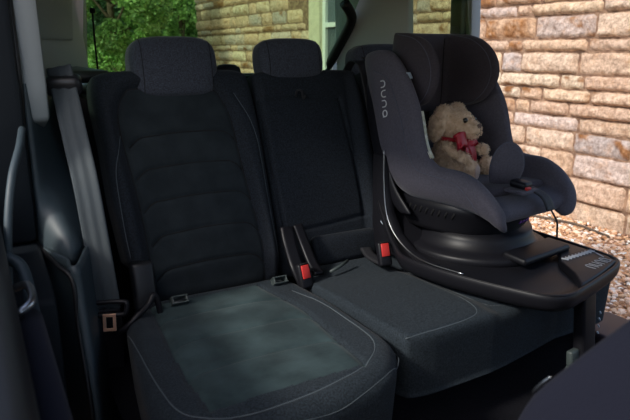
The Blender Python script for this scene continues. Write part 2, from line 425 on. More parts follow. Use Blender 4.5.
# headrest builder
def headrest(x, w, h, dep, zc, yc, tilt, seat, seam=True):
    bm = bmesh.new(); bmesh.ops.create_cube(bm, size=2); bmesh.ops.subdivide_edges(bm, edges=bm.edges[:], cuts=9, use_grid_fill=True)
    for v in bm.verts:
        c = v.co; p = 5.0
        n_ = (abs(c.x)**p+abs(c.y)**p+abs(c.z)**p)**(1/p); c = c/n_*1.0
        q = Vector((c.x, c.y, c.z))
        q.x *= 1-.05*max(0, -q.z)**1.5-.04*max(0,q.z)**3
        q.z += .04*(1-q.x**2)
        yy = q.y*(1-.22*max(0, q.z)) + .16*q.x**2
        v.co = Vector((q.x*w/2, yy*dep/2, q.z*h/2))
    bm.transform(Matrix.Translation((x, yc, zc)) @ Euler((tilt,0,0)).to_matrix().to_4x4())
    o = from_bm('headrest', bm, M['headfab']); subsurf(o, 1); bake(o); keep(o, seat)
    # vertical side seams
    T = Matrix.Translation((x, yc, zc)) @ Euler((tilt,0,0)).to_matrix().to_4x4(); dg = bpy.context.evaluated_depsgraph_get()
    from mathutils.bvhtree import BVHTree
    bv = BVHTree.FromPolygons([v.co for v in o.data.vertices], [tuple(p.vertices) for p in o.data.polygons])
    L = []
    for sx in (-.76, .80):
        l = []
        for k in range(25):
            a = math.radians(-70+k*8)
            d = Vector((0, -math.cos(a), math.sin(a))); p0 = Vector((sx*w/2, 0, 0))
            hit = bv.ray_cast(T @ (p0+d*1.0), (T.to_3x3() @ -d))
            if hit[0]: l.append(hit[0]+hit[1]*.0003)
        L.append(l)
    lines('seam', L, .0011, M['dstitch'], seat=o)
    for sx in (-1, 1):
        p = T @ Vector((sx*w*.24, .01, -h*.40))
        keep(tube('headrest_post', [p, p+Vector((0,-.03,-.10))], .006, M['steel'], n=10), o)
    return o
headrest(.535, .262, .178, .115, 1.345, 1.835, math.radians(-8), seatL)
# small isofix guides and hinge cover
def isofix(x, y, z, seat, rz=0, rx=.2):
    T = Matrix.Translation((x,y,z+.006)) @ Euler((-.7,0,rz)).to_matrix().to_4x4()
    bm = bmesh.new(); W_, H_, t = .019, .009, .004
    for (sx, sz, cx, cz) in ((W_*2+t*2, t, 0, H_), (W_*2+t*2, t, 0, -H_), (t, 2*H_, -W_, 0), (t, 2*H_, W_, 0)):
        r = bmesh.ops.create_cube(bm, size=1)
        for v in r['verts']: v.co = Vector((v.co.x*sx+cx, v.co.y*.03, v.co.z*sz+cz))
    bm.transform(T); o = from_bm('isofix_guide', bm, M['greyfoot'], smooth=False); bevel(o, .0015, 2); keep(o, seat)
    q = tube('anchor_bar', [T @ Vector((-W_,.012,0)), T @ Vector((W_,.012,0))], .004, M['steel']); keep(q, o)
isofix(.425, 1.525, .738, seatL)
isofix(.725, 1.525, .738, seatL)
hc = box('hinge_cover', (.060,.05,.19), (.345,1.575,.755), M['plastic'], r=.012, rot=(-.2,0,0)); keep(hc, seatL)

# ------------------------------------------------------------------ rear seat, wide section (centre + right)
seatR = thing('rear_bench', 'black wider rear seat section with plain cushion, folded centre armrest, carrying the child seat', 'car seat', (1.2, 1.4, .45))
armO = crv([(.812,.128),(.800,.33),(.786,.545)], 6); armT = crv([(.786,.545),(.93,.552),(1.075,.545)], 6); armR_ = crv([(1.075,.545),(1.095,.37),(1.114,.150)], 6); armB = crv([(.812,.128),(.95,.135),(1.114,.150)], 6)
def h_cen(X, Y, d):
    inside = (X > .80) & (X < 1.10)
    b = .022*sstep(X, 1.105, 1.145)*(1-.4*sstep(Y, .5, .62))
    b = b+.006*np.exp(-((Y-.34)/.2)**2)*((X > .8) & (X < 1.1))
    return b-.03*np.exp(-((Y)/.045)**2)
padBC = Pad(interp([0,1],[.792,.774]), interp([0,1],[1.205,1.160]), -.02, .650, BACK, R=.032, corner=.08, n=(90,120), hfun=h_cen, grooves=[(g,.0045,.009) for g in (armO, armT, armR_, armB)], depth=.10)
bc = padBC.build('centre_backrest', M['fabric'], None); keep(bc, seatR)
lines('seam', [padBC.line(g, -.002) for g in (armO, armT, armR_, armB)], .0016, M['dstitch'], seat=bc)
# pull loop of the armrest
lp = padBC.line([(.925,.556),(.925,.552)], 0)[0]
keep(tube('pull_loop', [lp+Vector((-.012,-.004,.004)), lp+Vector((-.010,-.012,.022)), lp+Vector((.004,-.016,.020)), lp+Vector((.012,-.010,-.004)), lp+Vector((.020,-.012,.006))], .0035, M['webdark'], sm=6), bc)
ap = box('armrest_base_pad', (.245,.045,.095), (1.015,1.632,.775), M['fabric'], r=.02, seg=4, rot=(-.28,0,0)); keep(ap, bc)
bseam = crv([(1.152,.61),(1.158,.435),(1.180,.192),(1.200,.02)])
padBR = Pad(interp([0,1],[1.212,1.168]), interp([0,1],[1.64,1.66]), -.02, .650, BACK, R=.036, corner=.10, n=(70,70), hfun=lambda X, Y, d: .02*(sstep(X,1.29,1.24)+sstep(X,1.55,1.60)), depth=.10)
br = padBR.build('backrest', M['fabric'], None); keep(br, seatR)
headrest(.925, .232, .135, .10, 1.365, 1.845, math.radians(-10), seatR)
headrest(1.31, .262, .130, .11, 1.352, 1.87, math.radians(-8), seatR)
# cushion
yfr = interp([0,.10,.33,.42,.55,.7,1], [1.028,1.024,1.030,1.040,1.060,1.085,1.09])
p1 = crv([(.818,1.040),(.93,1.040),(1.02,1.048),(1.066,1.068),(1.088,1.12),(1.10,1.20),(1.10,1.34)])
p2 = crv([(1.125,1.40),(1.130,1.25),(1.135,1.12),(1.17,1.09),(1.26,1.10),(1.50,1.11)])
p3 = crv([(1.10,1.075),(1.12,1.04),(1.16,1.00),(1.25,.985),(1.5,.985)])
def h_cr(X, Y, d):
    return .004+.007*np.exp(-((Y-1.12)/.12)**2)-.014*np.exp(-((Y-1.50)/.12)**2)-.012*sstep(X, 1.08, 1.13)
padCR = Pad(interp([0,.2,1],[.812,.806,.806]), 1.66, yfr, 1.60, frC, R=.016, corner=.07, n=(150,100), hfun=h_cr, grooves=[(p1,.004,.003),(p2,.005,.004)], depth=.16, inset=.02, power=14)
cr_ = padCR.build('cushion', M['cushfab'], None); keep(cr_, seatR)
keep(tubes('piping', [padCR.line(p1)], .0014, M['pipe']), cr_)
lines('stitching', [padCR.line(p2)], .0009, M['pipe'], seat=cr_)

# ------------------------------------------------------------------ buckles
def buckle(x, y, z, label, rx=.45, rz=0, stalk=True):
    t = thing('seat_belt_buckle', label, 'belt buckle', (x, y, z), 0, None)
    T = Matrix.Translation((x,y,z)) @ Euler((-rx,0,rz)).to_matrix().to_4x4()
    b = box('buckle_body', (.042,.026,.075), (0,0,0), M['gloss'], r=.008, seg=4); b.data.transform(T); keep(b, t)
    r_ = box('release_button', (.026,.006,.040), (0,-.014,.012), M['red'], r=.002, seg=2); r_.data.transform(T); keep(r_, t); r_['label'] = 'red release button'
    sl = box('slot', (.026,.006,.005), (0,-.011,.036), M['dstitch'], r=.001, seg=1); sl.data.transform(T); keep(sl, t)
    return t, T
b1, T1 = buckle(.792, 1.495, .757, 'black belt buckle with red button between ribbed seat and centre seat', .35, .12)
st = ribbon('stalk', [T1 @ Vector((0,.0,-.03)), (.800,1.555,.765), (.798,1.60,.83), (.803,1.63,.87)], (1,0,0), .042, .012, M['gloss'], rows=5); keep(st, b1)
b2, T2 = buckle(1.048, 1.455, .795, 'black belt buckle with red button beside the child seat base', .35, -.15)
st = ribbon('stalk', [T2 @ Vector((0,0,-.03)), (1.055,1.53,.762), (1.07,1.59,.77)], (1,0,0), .034, .01, M['webdark'], rows=5); keep(st, b2)
t = thing('seat_belt_stalk', 'plain black curved belt stalk left of the armrest hinge behind the red buckle', 'belt stalk', (.85,1.6,.8))
keep(ribbon('webbing', [(.845,1.50,.752),(.846,1.545,.775),(.845,1.590,.82),(.838,1.625,.875)], (1,0,0), .030, .012, M['gloss'], rows=5), t)
t = thing('seat_belt_tongue', 'small grey strap end lying at the back of the centre cushion', 'strap', (.93,1.5,.75))
keep(tube('strap_end', [(.885,1.50,.752),(.93,1.515,.758),(.965,1.53,.765)], .005, M['greyfoot']), t)

# ------------------------------------------------------------------ left hanging belt
belt = thing('seat_belt', 'dark grey ridged seat belt hanging from the left pillar, with metal tongue coloured orange-lit', 'seat belt', (.235,1.6,.75))
wd = Vector((.90,-.30,0))
bx = [(.200,1.68,1.36),(.205,1.640,1.29),(.211,1.59,1.19),(.218,1.545,1.09),(.226,1.515,.95),(.235,1.498,.80),(.237,1.505,.77)]
keep(ribbon('webbing', bx, wd, .060, .003, M['webbing'], sm=10, rows=17, ridge=.0012), belt)
keep(ribbon('lower_webbing', [(.237,1.51,.765),(.245,1.53,.70),(.25,1.58,.60),(.25,1.60,.50)], wd, .058, .003, M['webdark'], rows=9), belt)
Tt = Matrix.Translation((.238,1.490,.772)) @ Euler((0,0,-.37)).to_matrix().to_4x4() @ Euler((-.2,0,0)).to_matrix().to_4x4()
pl = tube('tongue_loop', [Tt @ Vector(p) for p in ((-.040,0,-.006),(-.042,0,.010),(-.034,0,.018),(.034,0,.018),(.042,0,.010),(.040,0,-.006),(.030,0,-.014),(-.030,0,-.014))], .0065, M['gloss'], sm=5, closed=True); keep(pl, belt)
bm = bmesh.new()
for (sx, sz, cx, cz) in ((.030,.008,0,-.014),(.030,.008,0,-.050),(.008,.044,-.012,-.032),(.008,.044,.012,-.032)):
    r = bmesh.ops.create_cube(bm, size=1)
    for v in r['verts']: v.co = Vector((v.co.x*sx+cx, v.co.y*.004-.006, v.co.z*sz+cz))
bm.transform(Tt); tn = from_bm('tongue', bm, M['chrome'], smooth=False); bevel(tn, .001, 2); keep(tn, belt); tn['label'] = 'metal tongue with square hole, orange light painted into its colour'
keep(box('buckle_cover', (.05,.03,.07), (.262,1.575,.66), M['gloss'], r=.01, rot=(.2,0,-.3)), belt)
arm = thing('seat_side_piece', 'black bent metal-look bracket at the left foot of the ribbed backrest', 'bracket', (.31,1.5,.74))
keep(tube('bracket_arm', [(.245,1.50,.70),(.27,1.475,.72),(.30,1.475,.745),(.335,1.49,.765),(.352,1.50,.785),(.362,1.50,.76),(.366,1.50,.73)], .008, M['gloss'], sm=5), arm)

keep(box('belt_guide', (.085,.05,.05), (.207,1.672,1.315), M['plastic'], r=.015, seg=4, rot=(.3,0,-.3)), belt)
# right / centre belts behind child seat
sb = thing('seat_belt', 'plain black seat belt running down beside the child seat wing', 'seat belt', (1.17,1.7,1.0))
keep(ribbon('webbing', [(1.170,1.87,1.33),(1.171,1.835,1.362),(1.174,1.790,1.355),(1.176,1.765,1.32),(1.178,1.722,1.20),(1.190,1.672,1.03),(1.198,1.625,.88),(1.17,1.575,.79)], (1,0,0), .045, .003, M['webdark'], rows=9), sb)
sb2 = thing('seat_belt', 'seat belt furthest right, bunched between the belt and the child seat wing', 'seat belt', (1.25,1.8,1.3))
keep(ribbon('webbing', [(1.222,1.88,1.34),(1.222,1.845,1.372),(1.223,1.795,1.365),(1.224,1.765,1.33),(1.228,1.722,1.25),(1.236,1.672,1.08),(1.245,1.63,.92)], (1,0,0), .045, .003, M['webdark'], rows=9), sb2)

# ------------------------------------------------------------------ child seat
TH = math.radians(8)
cs = thing('child_seat', 'charcoal forward-facing child car seat with side wings and crotch pad, on its black base', 'child seat', (1.37, 1.36, 0), TH)
def bucket(name, st, mt, thick, nphi=28, e=.5, outw=True, sub=1):
    rows = []
    for (sy, sz, ry, rz, w) in st:
        row = []
        for i in range(nphi+1):
            a = -PI/2+PI*i/nphi; sx = math.sin(a); x = math.copysign(abs(sx)**e, sx)*w; k = 1-abs(math.cos(a))**e if abs(math.cos(a)) > 1e-9 else 1
            row.append(Vector((x, sy*(1-k)+ry*k, sz*(1-k)+rz*k)))
        rows.append(row)
    o = gridmesh(name, rows, mt, None)
    solid(o, thick, 1); subsurf(o, sub); return o
S0 = [(.368,1.368,.245,1.378,.194),(.368,1.360,.208,1.370,.202),(.358,1.325,.172,1.335,.205),(.342,1.27,.134,1.285,.208),(.320,1.20,.100,1.225,.212),(.292,1.11,.080,1.150,.214),(.250,1.03,.060,1.098,.214),(.18,.985,.025,1.076,.214),(.10,.985,-.020,1.074,.213),(.03,.985,-.062,1.072,.211),(-.04,.985,-.105,1.055,.207),(-.10,.982,-.142,1.026,.202),(-.150,.968,-.172,.990,.192),(-.165,.945,-.178,.955,.175),(-.150,.922,-.155,.928,.150)]
S0 = [(a, b, c, d, e*(.86 if b > 1.1 else .84)) for a, b, c, d, e in S0]
def dense(st, n=3):
    P = [np.array(s) for s in st]; out = []
    for i in range(len(P)-1):
        p1, p2 = P[i], P[i+1]; p0 = P[i-1] if i else 2*p1-p2; p3 = P[i+2] if i+2 < len(P) else 2*p2-p1
        for k in range(n):
            t = k/n; out.append(.5*((2*p1)+(p2-p0)*t+(2*p0-5*p1+4*p2-p3)*t*t+(3*p1-p0-3*p2+p3)*t**3))
    out.append(P[-1]); return out
S1 = dense(S0, 2)
sh = bucket('seat_cover', S1, M['cfab'], .045, sub=1, e=.36); sh.parent = cs
def rimline(side, f, off=.0, S=S1, e=.5):
    """line on the inner surface, f = fraction of the height"""
    return [Vector((side*s[4], s[0]*(1-f)+s[2]*f, s[1]*(1-f)+s[3]*f)) for s in S]
bpy.context.view_layer.update(); bake(sh)
from mathutils.bvhtree import BVHTree
shbv = BVHTree.FromPolygons([v.co for v in sh.data.vertices], [tuple(p.vertices) for p in sh.data.polygons])
def project(pts, d, off=.0006, bv=shbv):
    out = []
    for p in pts:
        h = bv.ray_cast(Vector(p)-Vector(d)*.5, Vector(d))
        if h[0]: out.append(h[0]-Vector(d)*off)
    return out
# outer side piping, both sides: runs down the wing, over the hip and along the front
side_line = smoothpath([(0,.300,1.338),(0,.235,1.315),(0,.190,1.25),(0,.158,1.18),(0,.130,1.10),(0,.095,1.055),(0,.02,1.045),(0,-.05,1.035),(0,-.10,.995),(0,-.12,.955)], 8)
side_line2 = smoothpath([(0,.345,1.36),(0,.315,1.29),(0,.25,1.14),(0,.22,1.04),(0,.15,.99),(0,.06,.975)], 8)
for sgn in (-1, 1):
    pp = project(side_line, (-sgn,0,0)); o = tubes('piping', [pp], .0013, M['cpipe'], cs)
inner = [v for v in rimline(-1, .92)]
# lower plastic shell
def ring(cx, cy, rx, ry, z, n=48, p=2.6):
    out = []
    for i in range(n):
        a = 2*PI*i/n; c, s = math.cos(a), math.sin(a)
        out.append(Vector((cx+math.copysign(abs(c)**(2/p), c)*rx, cy+math.copysign(abs(s)**(2/p), s)*ry, z)))
    return out
o = gridmesh('plastic_shell', [ring(0,.10,0.163,.18,.860), ring(0,.10,0.167,.195,.875), ring(0,.095,0.176,.205,.90), ring(0,.09,0.185,.215,.93), ring(0,.085,0.187,.215,.955), ring(0,.08,0.167,.19,.965)], M['gloss'], cs, close_u=True, caps=True)
vents = []
for k in range(11):
    y = .235-k*.024
    vents.append([Vector((-.2155-.002, y, .915)), Vector((-.2165-.002, y-.012, .935))])
shell_bv = BVHTree.FromPolygons([v.co for v in o.data.vertices], [tuple(p.vertices) for p in o.data.polygons])
vs = []
for a, b in vents:
    q = project([a, (a+b)/2, b], (1,0,0), 0, shell_bv)
    if len(q) == 3: vs.append(q)
tubes('vent_slot', vs, .0035, M['dstitch'], cs)
pm = [project([Vector((x, -.12, z)) for z in (.892,.902)], (0,1,0), .001, shell_bv) for x in (.02,.035,.05,.065)]
tubes('purple_mark', [q for q in pm if len(q) == 2], .003, M['purple'], cs)
# back shell
o = bucket('back_shell', dense([(.395,1.37,.345,1.37,.150),(.39,1.28,.30,1.28,.19),(.365,1.16,.27,1.17,.20),(.33,1.06,.24,1.07,.20),(.30,.98,.20,.985,.20),(.25,.93,.15,.935,.20),(.20,.90,.12,.905,.20)], 2), M['gloss'], .012); o.parent = cs; bake(o)
# child headrest
H0 = [(.335,1.200,.22,1.210,.138),(.332,1.220,.150,1.233,.152),(.330,1.26,.110,1.275,.158),(.330,1.31,.092,1.32,.161),(.330,1.36,.098,1.365,.161),(.330,1.40,.122,1.405,.158),(.328,1.435,.165,1.438,.150),(.325,1.456,.225,1.456,.138)]
hd = bucket('child_headrest', dense(H0, 2), M['cfab2'], .040, e=.40); hd.parent = cs; bake(hd)
hbv = BVHTree.FromPolygons([v.co for v in hd.data.vertices], [tuple(p.vertices) for p in hd.data.polygons])
hl = smoothpath([(0,.28,1.448),(0,.195,1.432),(0,.140,1.39),(0,.118,1.33),(0,.138,1.27),(0,.19,1.230),(0,.29,1.215)], 8)
tubes('piping', [project(hl, (1,0,0), .0004, hbv)], .0012, M['cpipe'], cs)
# inner side of the far wing: an outlined pad
hbv_in = project(hl, (1,0,0), .0, hbv)
far = []
for p in hl:
    h = hbv.ray_cast(Vector((0, p.y, p.z)), Vector((1,0,0)))
    if h[0]: far.append(h[0]-Vector((.0006,0,0)))
tubes('piping', [far], .0012, M['cpipe'], cs)
for xx in (-.085, .085):
    l = []
    for k in range(20):
        z = 1.02+k*.022; p = Vector((xx, -.1, z)); h = hbv.ray_cast(p, Vector((0,1,0)))
        if not h[0]: h = shbv.ray_cast(p, Vector((0,1,0)))
        if h[0]: l.append(h[0]-Vector((0,.0006,0)))
    tubes('seam', [l], .0016, M['dstitch'], cs)
# seat pad insert + centre back pad
bp = box('back_pad', (.20,.03,.20), (0,.312,1.12), M['cfab2'], cs, r=.014, seg=4, rot=(-.10,0,0))
sp_ = box('seat_pad', (.32,.30,.026), (0,.06,.994), M['cfab2'], cs, r=.012, seg=4)
# harness straps
for xx in (-.05, .05):
    o = ribbon('harness_strap', [(xx,.325,1.235),(xx*1.1,.298,1.20),(xx*1.2,.290,1.12),(xx*1.6,.27,1.04),(xx*2.2,.20,1.015)], (1,0,0), .036, .003, M['webdark'], cs, rows=5)
# crotch pad: upright oval pad
bm = bmesh.new(); bmesh.ops.create_uvsphere(bm, u_segments=32, v_segments=20, radius=1)
for v in bm.verts:
    c = v.co.copy(); w = .050*(1+.12*c.z); v.co = Vector((c.x*w, c.y*.020+.02*c.z**2, c.z*.084))
bm.transform(Matrix.Translation((.005,-.055,1.050)) @ Euler((math.radians(20),0,math.radians(-38))).to_matrix().to_4x4())
cp = from_bm('crotch_pad', bm, M['cfab'], cs)
V_ = []
for k in range(40):
    a = 2*PI*k/40; V_.append(Matrix.Translation((.005,-.055,1.050)) @ Euler((math.radians(20),0,math.radians(-38))).to_matrix().to_4x4() @ Vector((math.cos(a)*.0505*(1+.12*math.sin(a)), .02*math.sin(a)**2, math.sin(a)*.0845)))
tube('piping', V_, .0016, M['cpipe'], cp, closed=True)
bk = box('harness_buckle', (.045,.055,.022), (0,-.112,1.018), M['gloss'], cs, r=.009, seg=4, rot=(.10,0,.1))
box('release_button', (.024,.012,.008), (-.004,-.139,1.010), M['red'], bk, r=.002, rot=(.5,0,.1))['label'] = 'red harness release button'
box('buckle_flap', (.085,.070,.010), (.0,-.115,1.000), M['cfab'], cs, r=.0045, seg=3, rot=(.04,0,.1))
ribbon('adjuster_strap', [(.03,-.085,1.008),(.032,-.135,1.002),(.034,-.175,.985),(.036,-.196,.950)], (1,0,0), .040, .003, M['webdark'], cs, rows=5)
tube('strap_tail', [(.036,-.196,.950),(.040,-.215,.92),(.055,-.210,.885),(.075,-.200,.862)], .003, M['webdark'], cs, sm=6)
# labels and wordmark on near wing (outer face)
Mw = Matrix(((0,0,-1,0),(0,-1,0,0),(-1,0,0,0),(0,0,0,1)))
tgt = [(0,.270,1.30),(0,.245,1.20)]
h = shbv.ray_cast(Vector((-1,.245,1.255)), Vector((1,0,0)))
nx = h[1]; xd = Vector((0,-.20,-1)); xd = (xd-nx*xd.dot(nx)).normalized(); yd = nx.cross(xd).normalized()
Rw = Matrix((xd, yd, nx)).transposed().to_4x4(); 
wordmark('wordmark', Matrix.Translation(h[0]+nx*.0006) @ Rw, .0195, M['white'], cs, .0018)['label'] = 'white wordmark nuna running down the near wing'
# sticker on the edge of the near wing
edge = [Vector((-.222,.105,1.215)), Vector((-.222,.085,1.16)), Vector((-.222,.075,1.12))]
q = []
for y_, z_ in ((.16,1.225),(.15,1.195),(.14,1.16),(.13,1.125),(.115,1.09)):
    h = shbv.ray_cast(Vector((-.198,-.3,z_)), Vector((0,1,0)))
    if h[0]: q.append(h[0]+h[1]*.0012)
if len(q) > 2:
    st_ = ribbon('sticker', q, (1,0,0), .017, .001, M['lime'], cs, rows=3); st_['label'] = 'pale sticker strip on the inner wing edge'
h = hbv.ray_cast(Vector((-.185,-.3,1.335)), Vector((0,1,0)))
# small tag high on the near wing
h = shbv.ray_cast(Vector((-.190,-.3,1.325)), Vector((0,1,0)))
if h[0]:
    o = box('tag', (.022,.002,.020), h[0]+h[1]*.002, M['tag'], cs, r=.0005, seg=1, rot=(-.5,0,.2)); o['label'] = 'small pale blue fabric tag'

# ------------------------------------------------------------------ isofix base
base = thing('isofix_base', 'black plastic child seat base with raised rim and floor leg, on the rear seat', 'child seat base', (1.37,1.3,.76))
out = [(1.115,1.60),(1.075,1.45),(1.068,1.34),(1.095,1.20),(1.150,1.05),(1.195,.965),(1.250,.938),(1.34,.955),(1.48,.995),(1.575,1.03),(1.615,1.075),(1.625,1.20),(1.625,1.35),(1.62,1.60)]
ol = [Vector((p.x, p.y, 0)) for p in smoothpath([(x, y, 0) for x, y in out], 6)]
cen = Vector((1.37,1.30,0))
def rise(y): return 1.1*max(0, y-1.40)**1.3
def bring(s, z, dx=0):
    r = []
    for i, p in enumerate(ol):
        q = cen+(p-cen)*s
        r.append(Vector((q.x, q.y, z+rise(q.y))))
    return r
o = gridmesh('base_tray', [bring(.90,.755), bring(.965,.760), bring(.99,.775), bring(1.0,.792), bring(.997,.803), bring(.985,.808), bring(.965,.806), bring(.945,.798), bring(.93,.790), bring(.80,.787)], M['gloss'], None, close_u=True, caps=True); keep(o, base)
keep(tubes('rim_highlight_bead', [[p for p in bring(.992,.8065) if p.x < 1.30][:80]], .0018, M['gloss']), base)
# raised turntable
def ringw(rx, ry, z, cy=1.40): return [Vector((1.372+math.cos(a)*rx, cy+math.sin(a)*ry, z)) for a in [2*PI*i/64 for i in range(64)]]
o = gridmesh('turntable', [ringw(.215,.215,.785), ringw(.222,.222,.795), ringw(.222,.222,.808), ringw(.216,.216,.815), ringw(.195,.195,.818), ringw(.180,.180,.826), ringw(.170,.170,.850), ringw(.165,.165,.868)], M['gloss'], None, close_u=True, caps=True); keep(o, base)
o = box('release_handle', (.24,.080,.022), (1.425,1.20,.818), M['gloss'], r=.0105, seg=5, rot=(.1,0,.16)); keep(o, base)

# front deck with tick marks
o = prism('front_deck', [(1.33,.968),(1.46,1.005),(1.585,1.048),(1.603,1.09),(1.603,1.28),(1.52,1.20),(1.44,1.13),(1.39,1.04)], 'z', .780, .808, M['gloss'], r=.008, seg=3); keep(o, base)
tk = []
for k in range(9):
    f = k/8; a = Vector((1.455+.130*f, 1.135+.012*f, .8095)); tk.append([a, a+Vector((.008,-.018,0))])
keep(tubes('tick_mark', tk, .0028, M['white']), base)
keep(tubes('edge_line', [[Vector((1.598,1.15,.8095)), Vector((1.575,1.085,.8095))]], .0016, M['white']), base)
Rb = Matrix.Translation((1.515,1.058,.8090)) @ Euler((0,0,math.radians(13))).to_matrix().to_4x4() @ Matrix.Diagonal((1,1.8,1,1))
o = wordmark('wordmark', Rb, .0185, M['white'], None, .0009); keep(o, base); o['label'] = 'pale wordmark nuna on the base front'
# side cover at seat bight; its edge highlight drawn as a steel tube
o = tube('edge_highlight', [(1.11,1.557,1.097),(1.11,1.553,1.002),(1.11,1.536,.905),(1.11,1.490,.843),(1.11,1.406,.805),(1.105,1.311,.800),(1.12,1.184,.806)], .0022, M['steel'], sm=8); keep(o, base)
o = prism('side_cover', [(1.625,1.08),(1.560,1.08),(1.552,1.00),(1.534,.905),(1.488,.842),(1.41,.804),(1.30,.795),(1.30,.765),(1.60,.765),(1.62,.85)], 'x', 1.112, 1.145, M['gloss'], r=.008); keep(o, base)
lab = []
for k in range(5):
    z0 = .865-.012*k; y0 = 1.565-.018*k
    lab.append([Vector((1.1105,y0,z0)), Vector((1.1105,y0-.012,z0-.008)), Vector((1.1105,y0-.016,z0+.004))])
keep(tubes('printed_symbol', lab, .0012, M['tag']), base)
o = gridmesh('side_knob', [[Vector((1.088-.006*j, 1.365+math.cos(a)*.019*(1-.15*j), .782+math.sin(a)*.019*(1-.15*j))) for a in [2*PI*i/24 for i in range(24)]] for j in range(3)], M['greyfoot'], None, close_u=True, caps=True); keep(o, base)
# support leg
lg = box('support_leg', (.062,.036,.25), (1.420,1.010,.655), M['gloss'], r=.010, seg=3, rot=(-.10,0,.1)); keep(lg, base)
keep(box('leg_foot', (.085,.075,.045), (1.405,.985,.528), M['greyfoot'], r=.012, seg=3, rot=(0,0,.2)), base)
keep(box('leg_button', (.040,.020,.045), (1.372,1.000,.575), M['greyfoot'], r=.006, seg=3, rot=(-.1,0,.15)), base)
keep(tubes('leg_mark', [[Vector((1.4505,.990,.70-.02*k)), Vector((1.4515,.987,.693-.02*k))] for k in range(4)], .0026, M['tag']), base)

# ------------------------------------------------------------------ teddy bear
teddy = thing('teddy_bear', 'beige curly teddy bear with red ribbon bow, sitting in the child seat', 'teddy bear', (1.365,1.53,.995), math.radians(20))
teddy.scale = (1.03,1.03,1.03)
def ell(bm, c, r, rot=(0,0,0), seg=20):
    x = bmesh.ops.create_uvsphere(bm, u_segments=seg, v_segments=seg//2+2, radius=1)
    Mx = Matrix.Translation(c) @ Euler(rot).to_matrix().to_4x4() @ Matrix.Diagonal((*r, 1))
    bmesh.ops.transform(bm, matrix=Mx, verts=x['verts'])
# local: x lateral, -y forward, z up, origin at the seat under the belly
parts = [((0,.01,.062),(.060,.055,.066),(0,0,0)), ((0,.012,.105),(.048,.043,.040),(0,0,0)), ((0,0,.168),(.058,.056,.052),(0,0,0)), ((0,-.056,.153),(.034,.036,.030),(.1,0,0)), ((0,-.03,.178),(.036,.034,.030),(0,0,0)),
 ((-.064,.022,.166),(.017,.029,.052),(.15,.20,0)), ((.060,.020,.170),(.015,.026,.044),(.1,-.25,0)), ((-.040,.018,.208),(.026,.024,.018),(0,-.5,0)), ((.040,.010,.210),(.026,.024,.018),(0,.5,0)),
 ((-.052,-.012,.098),(.019,.026,.019),(.5,0,0)), ((-.058,-.042,.083),(.018,.030,.017),(.35,0,.15)), ((-.056,-.072,.070),(.019,.020,.018),(0,0,0)),
 ((.052,-.012,.098),(.019,.026,.019),(.5,0,0)), ((.060,-.042,.090),(.018,.030,.017),(.15,0,-.15)), ((.062,-.074,.086),(.019,.020,.019),(0,0,0)),
 ((-.042,-.045,.028),(.028,.045,.028),(.1,0,.15)), ((-.050,-.095,.034),(.024,.022,.034),(0,0,0)),
 ((.042,-.045,.028),(.026,.045,.026),(.1,0,-.15)), ((.052,-.095,.036),(.024,.022,.034),(0,0,0))]
bm = bmesh.new()
for c, r, ro in parts: ell(bm, c, r, ro)
body = from_bm('body', bm, M['fur'])
m = body.modifiers.new('r', 'REMESH'); m.mode = 'VOXEL'; m.voxel_size = .0035
m = body.modifiers.new('s', 'SMOOTH'); m.iterations = 4; m.factor = .5
bake(body); 
for v in body.data.vertices:
    nn = v.normal; f = noise.noise(v.co*95)*.0032+noise.noise(v.co*210)*.0016
    v.co = v.co+nn*f
body.parent = teddy
bbv = BVHTree.FromPolygons([v.co for v in body.data.vertices], [tuple(p.vertices) for p in body.data.polygons])
V, F = [], []
polys = body.data.polygons; idx = list(range(len(polys))); rng.shuffle(idx)
for i in idx[:5200]:
    p = polys[i]; c = p.center; nn = p.normal; a = rng.uniform(0, 2*PI)
    t1 = nn.orthogonal().normalized(); t2 = nn.cross(t1); d = t1*math.cos(a)+t2*math.sin(a); e_ = nn.cross(d)
    L = rng.uniform(.0045, .0085); w = .0012; b0 = len(V)
    for k in range(5):
        ang = k/4*2.6; q = c+nn*(math.sin(ang)*L*.75)+d*((1-math.cos(ang))*L*.42)
        V += [q-e_*w*(1-k*.12), q+e_*w*(1-k*.12)]
    for k in range(4): F.append((b0+2*k, b0+2*k+1, b0+2*k+3, b0+2*k+2))
fc = mesh('curly_fur', V, F, M['fur'], body); fc['kind'] = 'stuff'
def hitb(p, d): 
    h = bbv.ray_cast(Vector(p), Vector(d)); return h[0] if h[0] else Vector(p)
for sx in (-1, 1):
    e0 = hitb((sx*.024,-.3,.184), (0,1,0))
    bm = bmesh.new(); bmesh.ops.create_uvsphere(bm, u_segments=16, v_segments=10, radius=.0085); bm.transform(Matrix.Translation(e0+Vector((sx*.002,-.001,0)))); from_bm('eye', bm, M['eye'], teddy)
n0 = hitb((0,-.3,.166), (0,1,0))
bm = bmesh.new(); bmesh.ops.create_uvsphere(bm, u_segments=16, v_segments=10, radius=1)
for v in bm.verts: v.co = Vector((v.co.x*.012*(1+.25*v.co.z), v.co.y*.006, v.co.z*.008))
bm.transform(Matrix.Translation(n0)); from_bm('nose', bm, M['nose'], teddy)
mt_ = [hitb((x, -.3, z), (0,1,0))+Vector((0,-.001,0)) for x, z in ((0,.158),(0,.150),(0,.146))]
mt2 = [hitb((x, -.3, z), (0,1,0))+Vector((0,-.001,0)) for x, z in ((-.014,.142),(-.007,.140),(0,.146),(.007,.140),(.014,.142))]
tubes('mouth', [mt_, mt2], .0015, M['nose'], teddy)
for sx in (-1, 1):
    c0 = hitb((sx*.051,-.3,.034), (0,1,0))
    bm = bmesh.new(); bmesh.ops.create_uvsphere(bm, u_segments=16, v_segments=10, radius=1)
    for v in bm.verts: v.co = Vector((v.co.x*.016, v.co.y*.004, v.co.z*.023))
    bm.transform(Matrix.Translation(c0)); from_bm('foot_pad', bm, M['paw'], teddy)
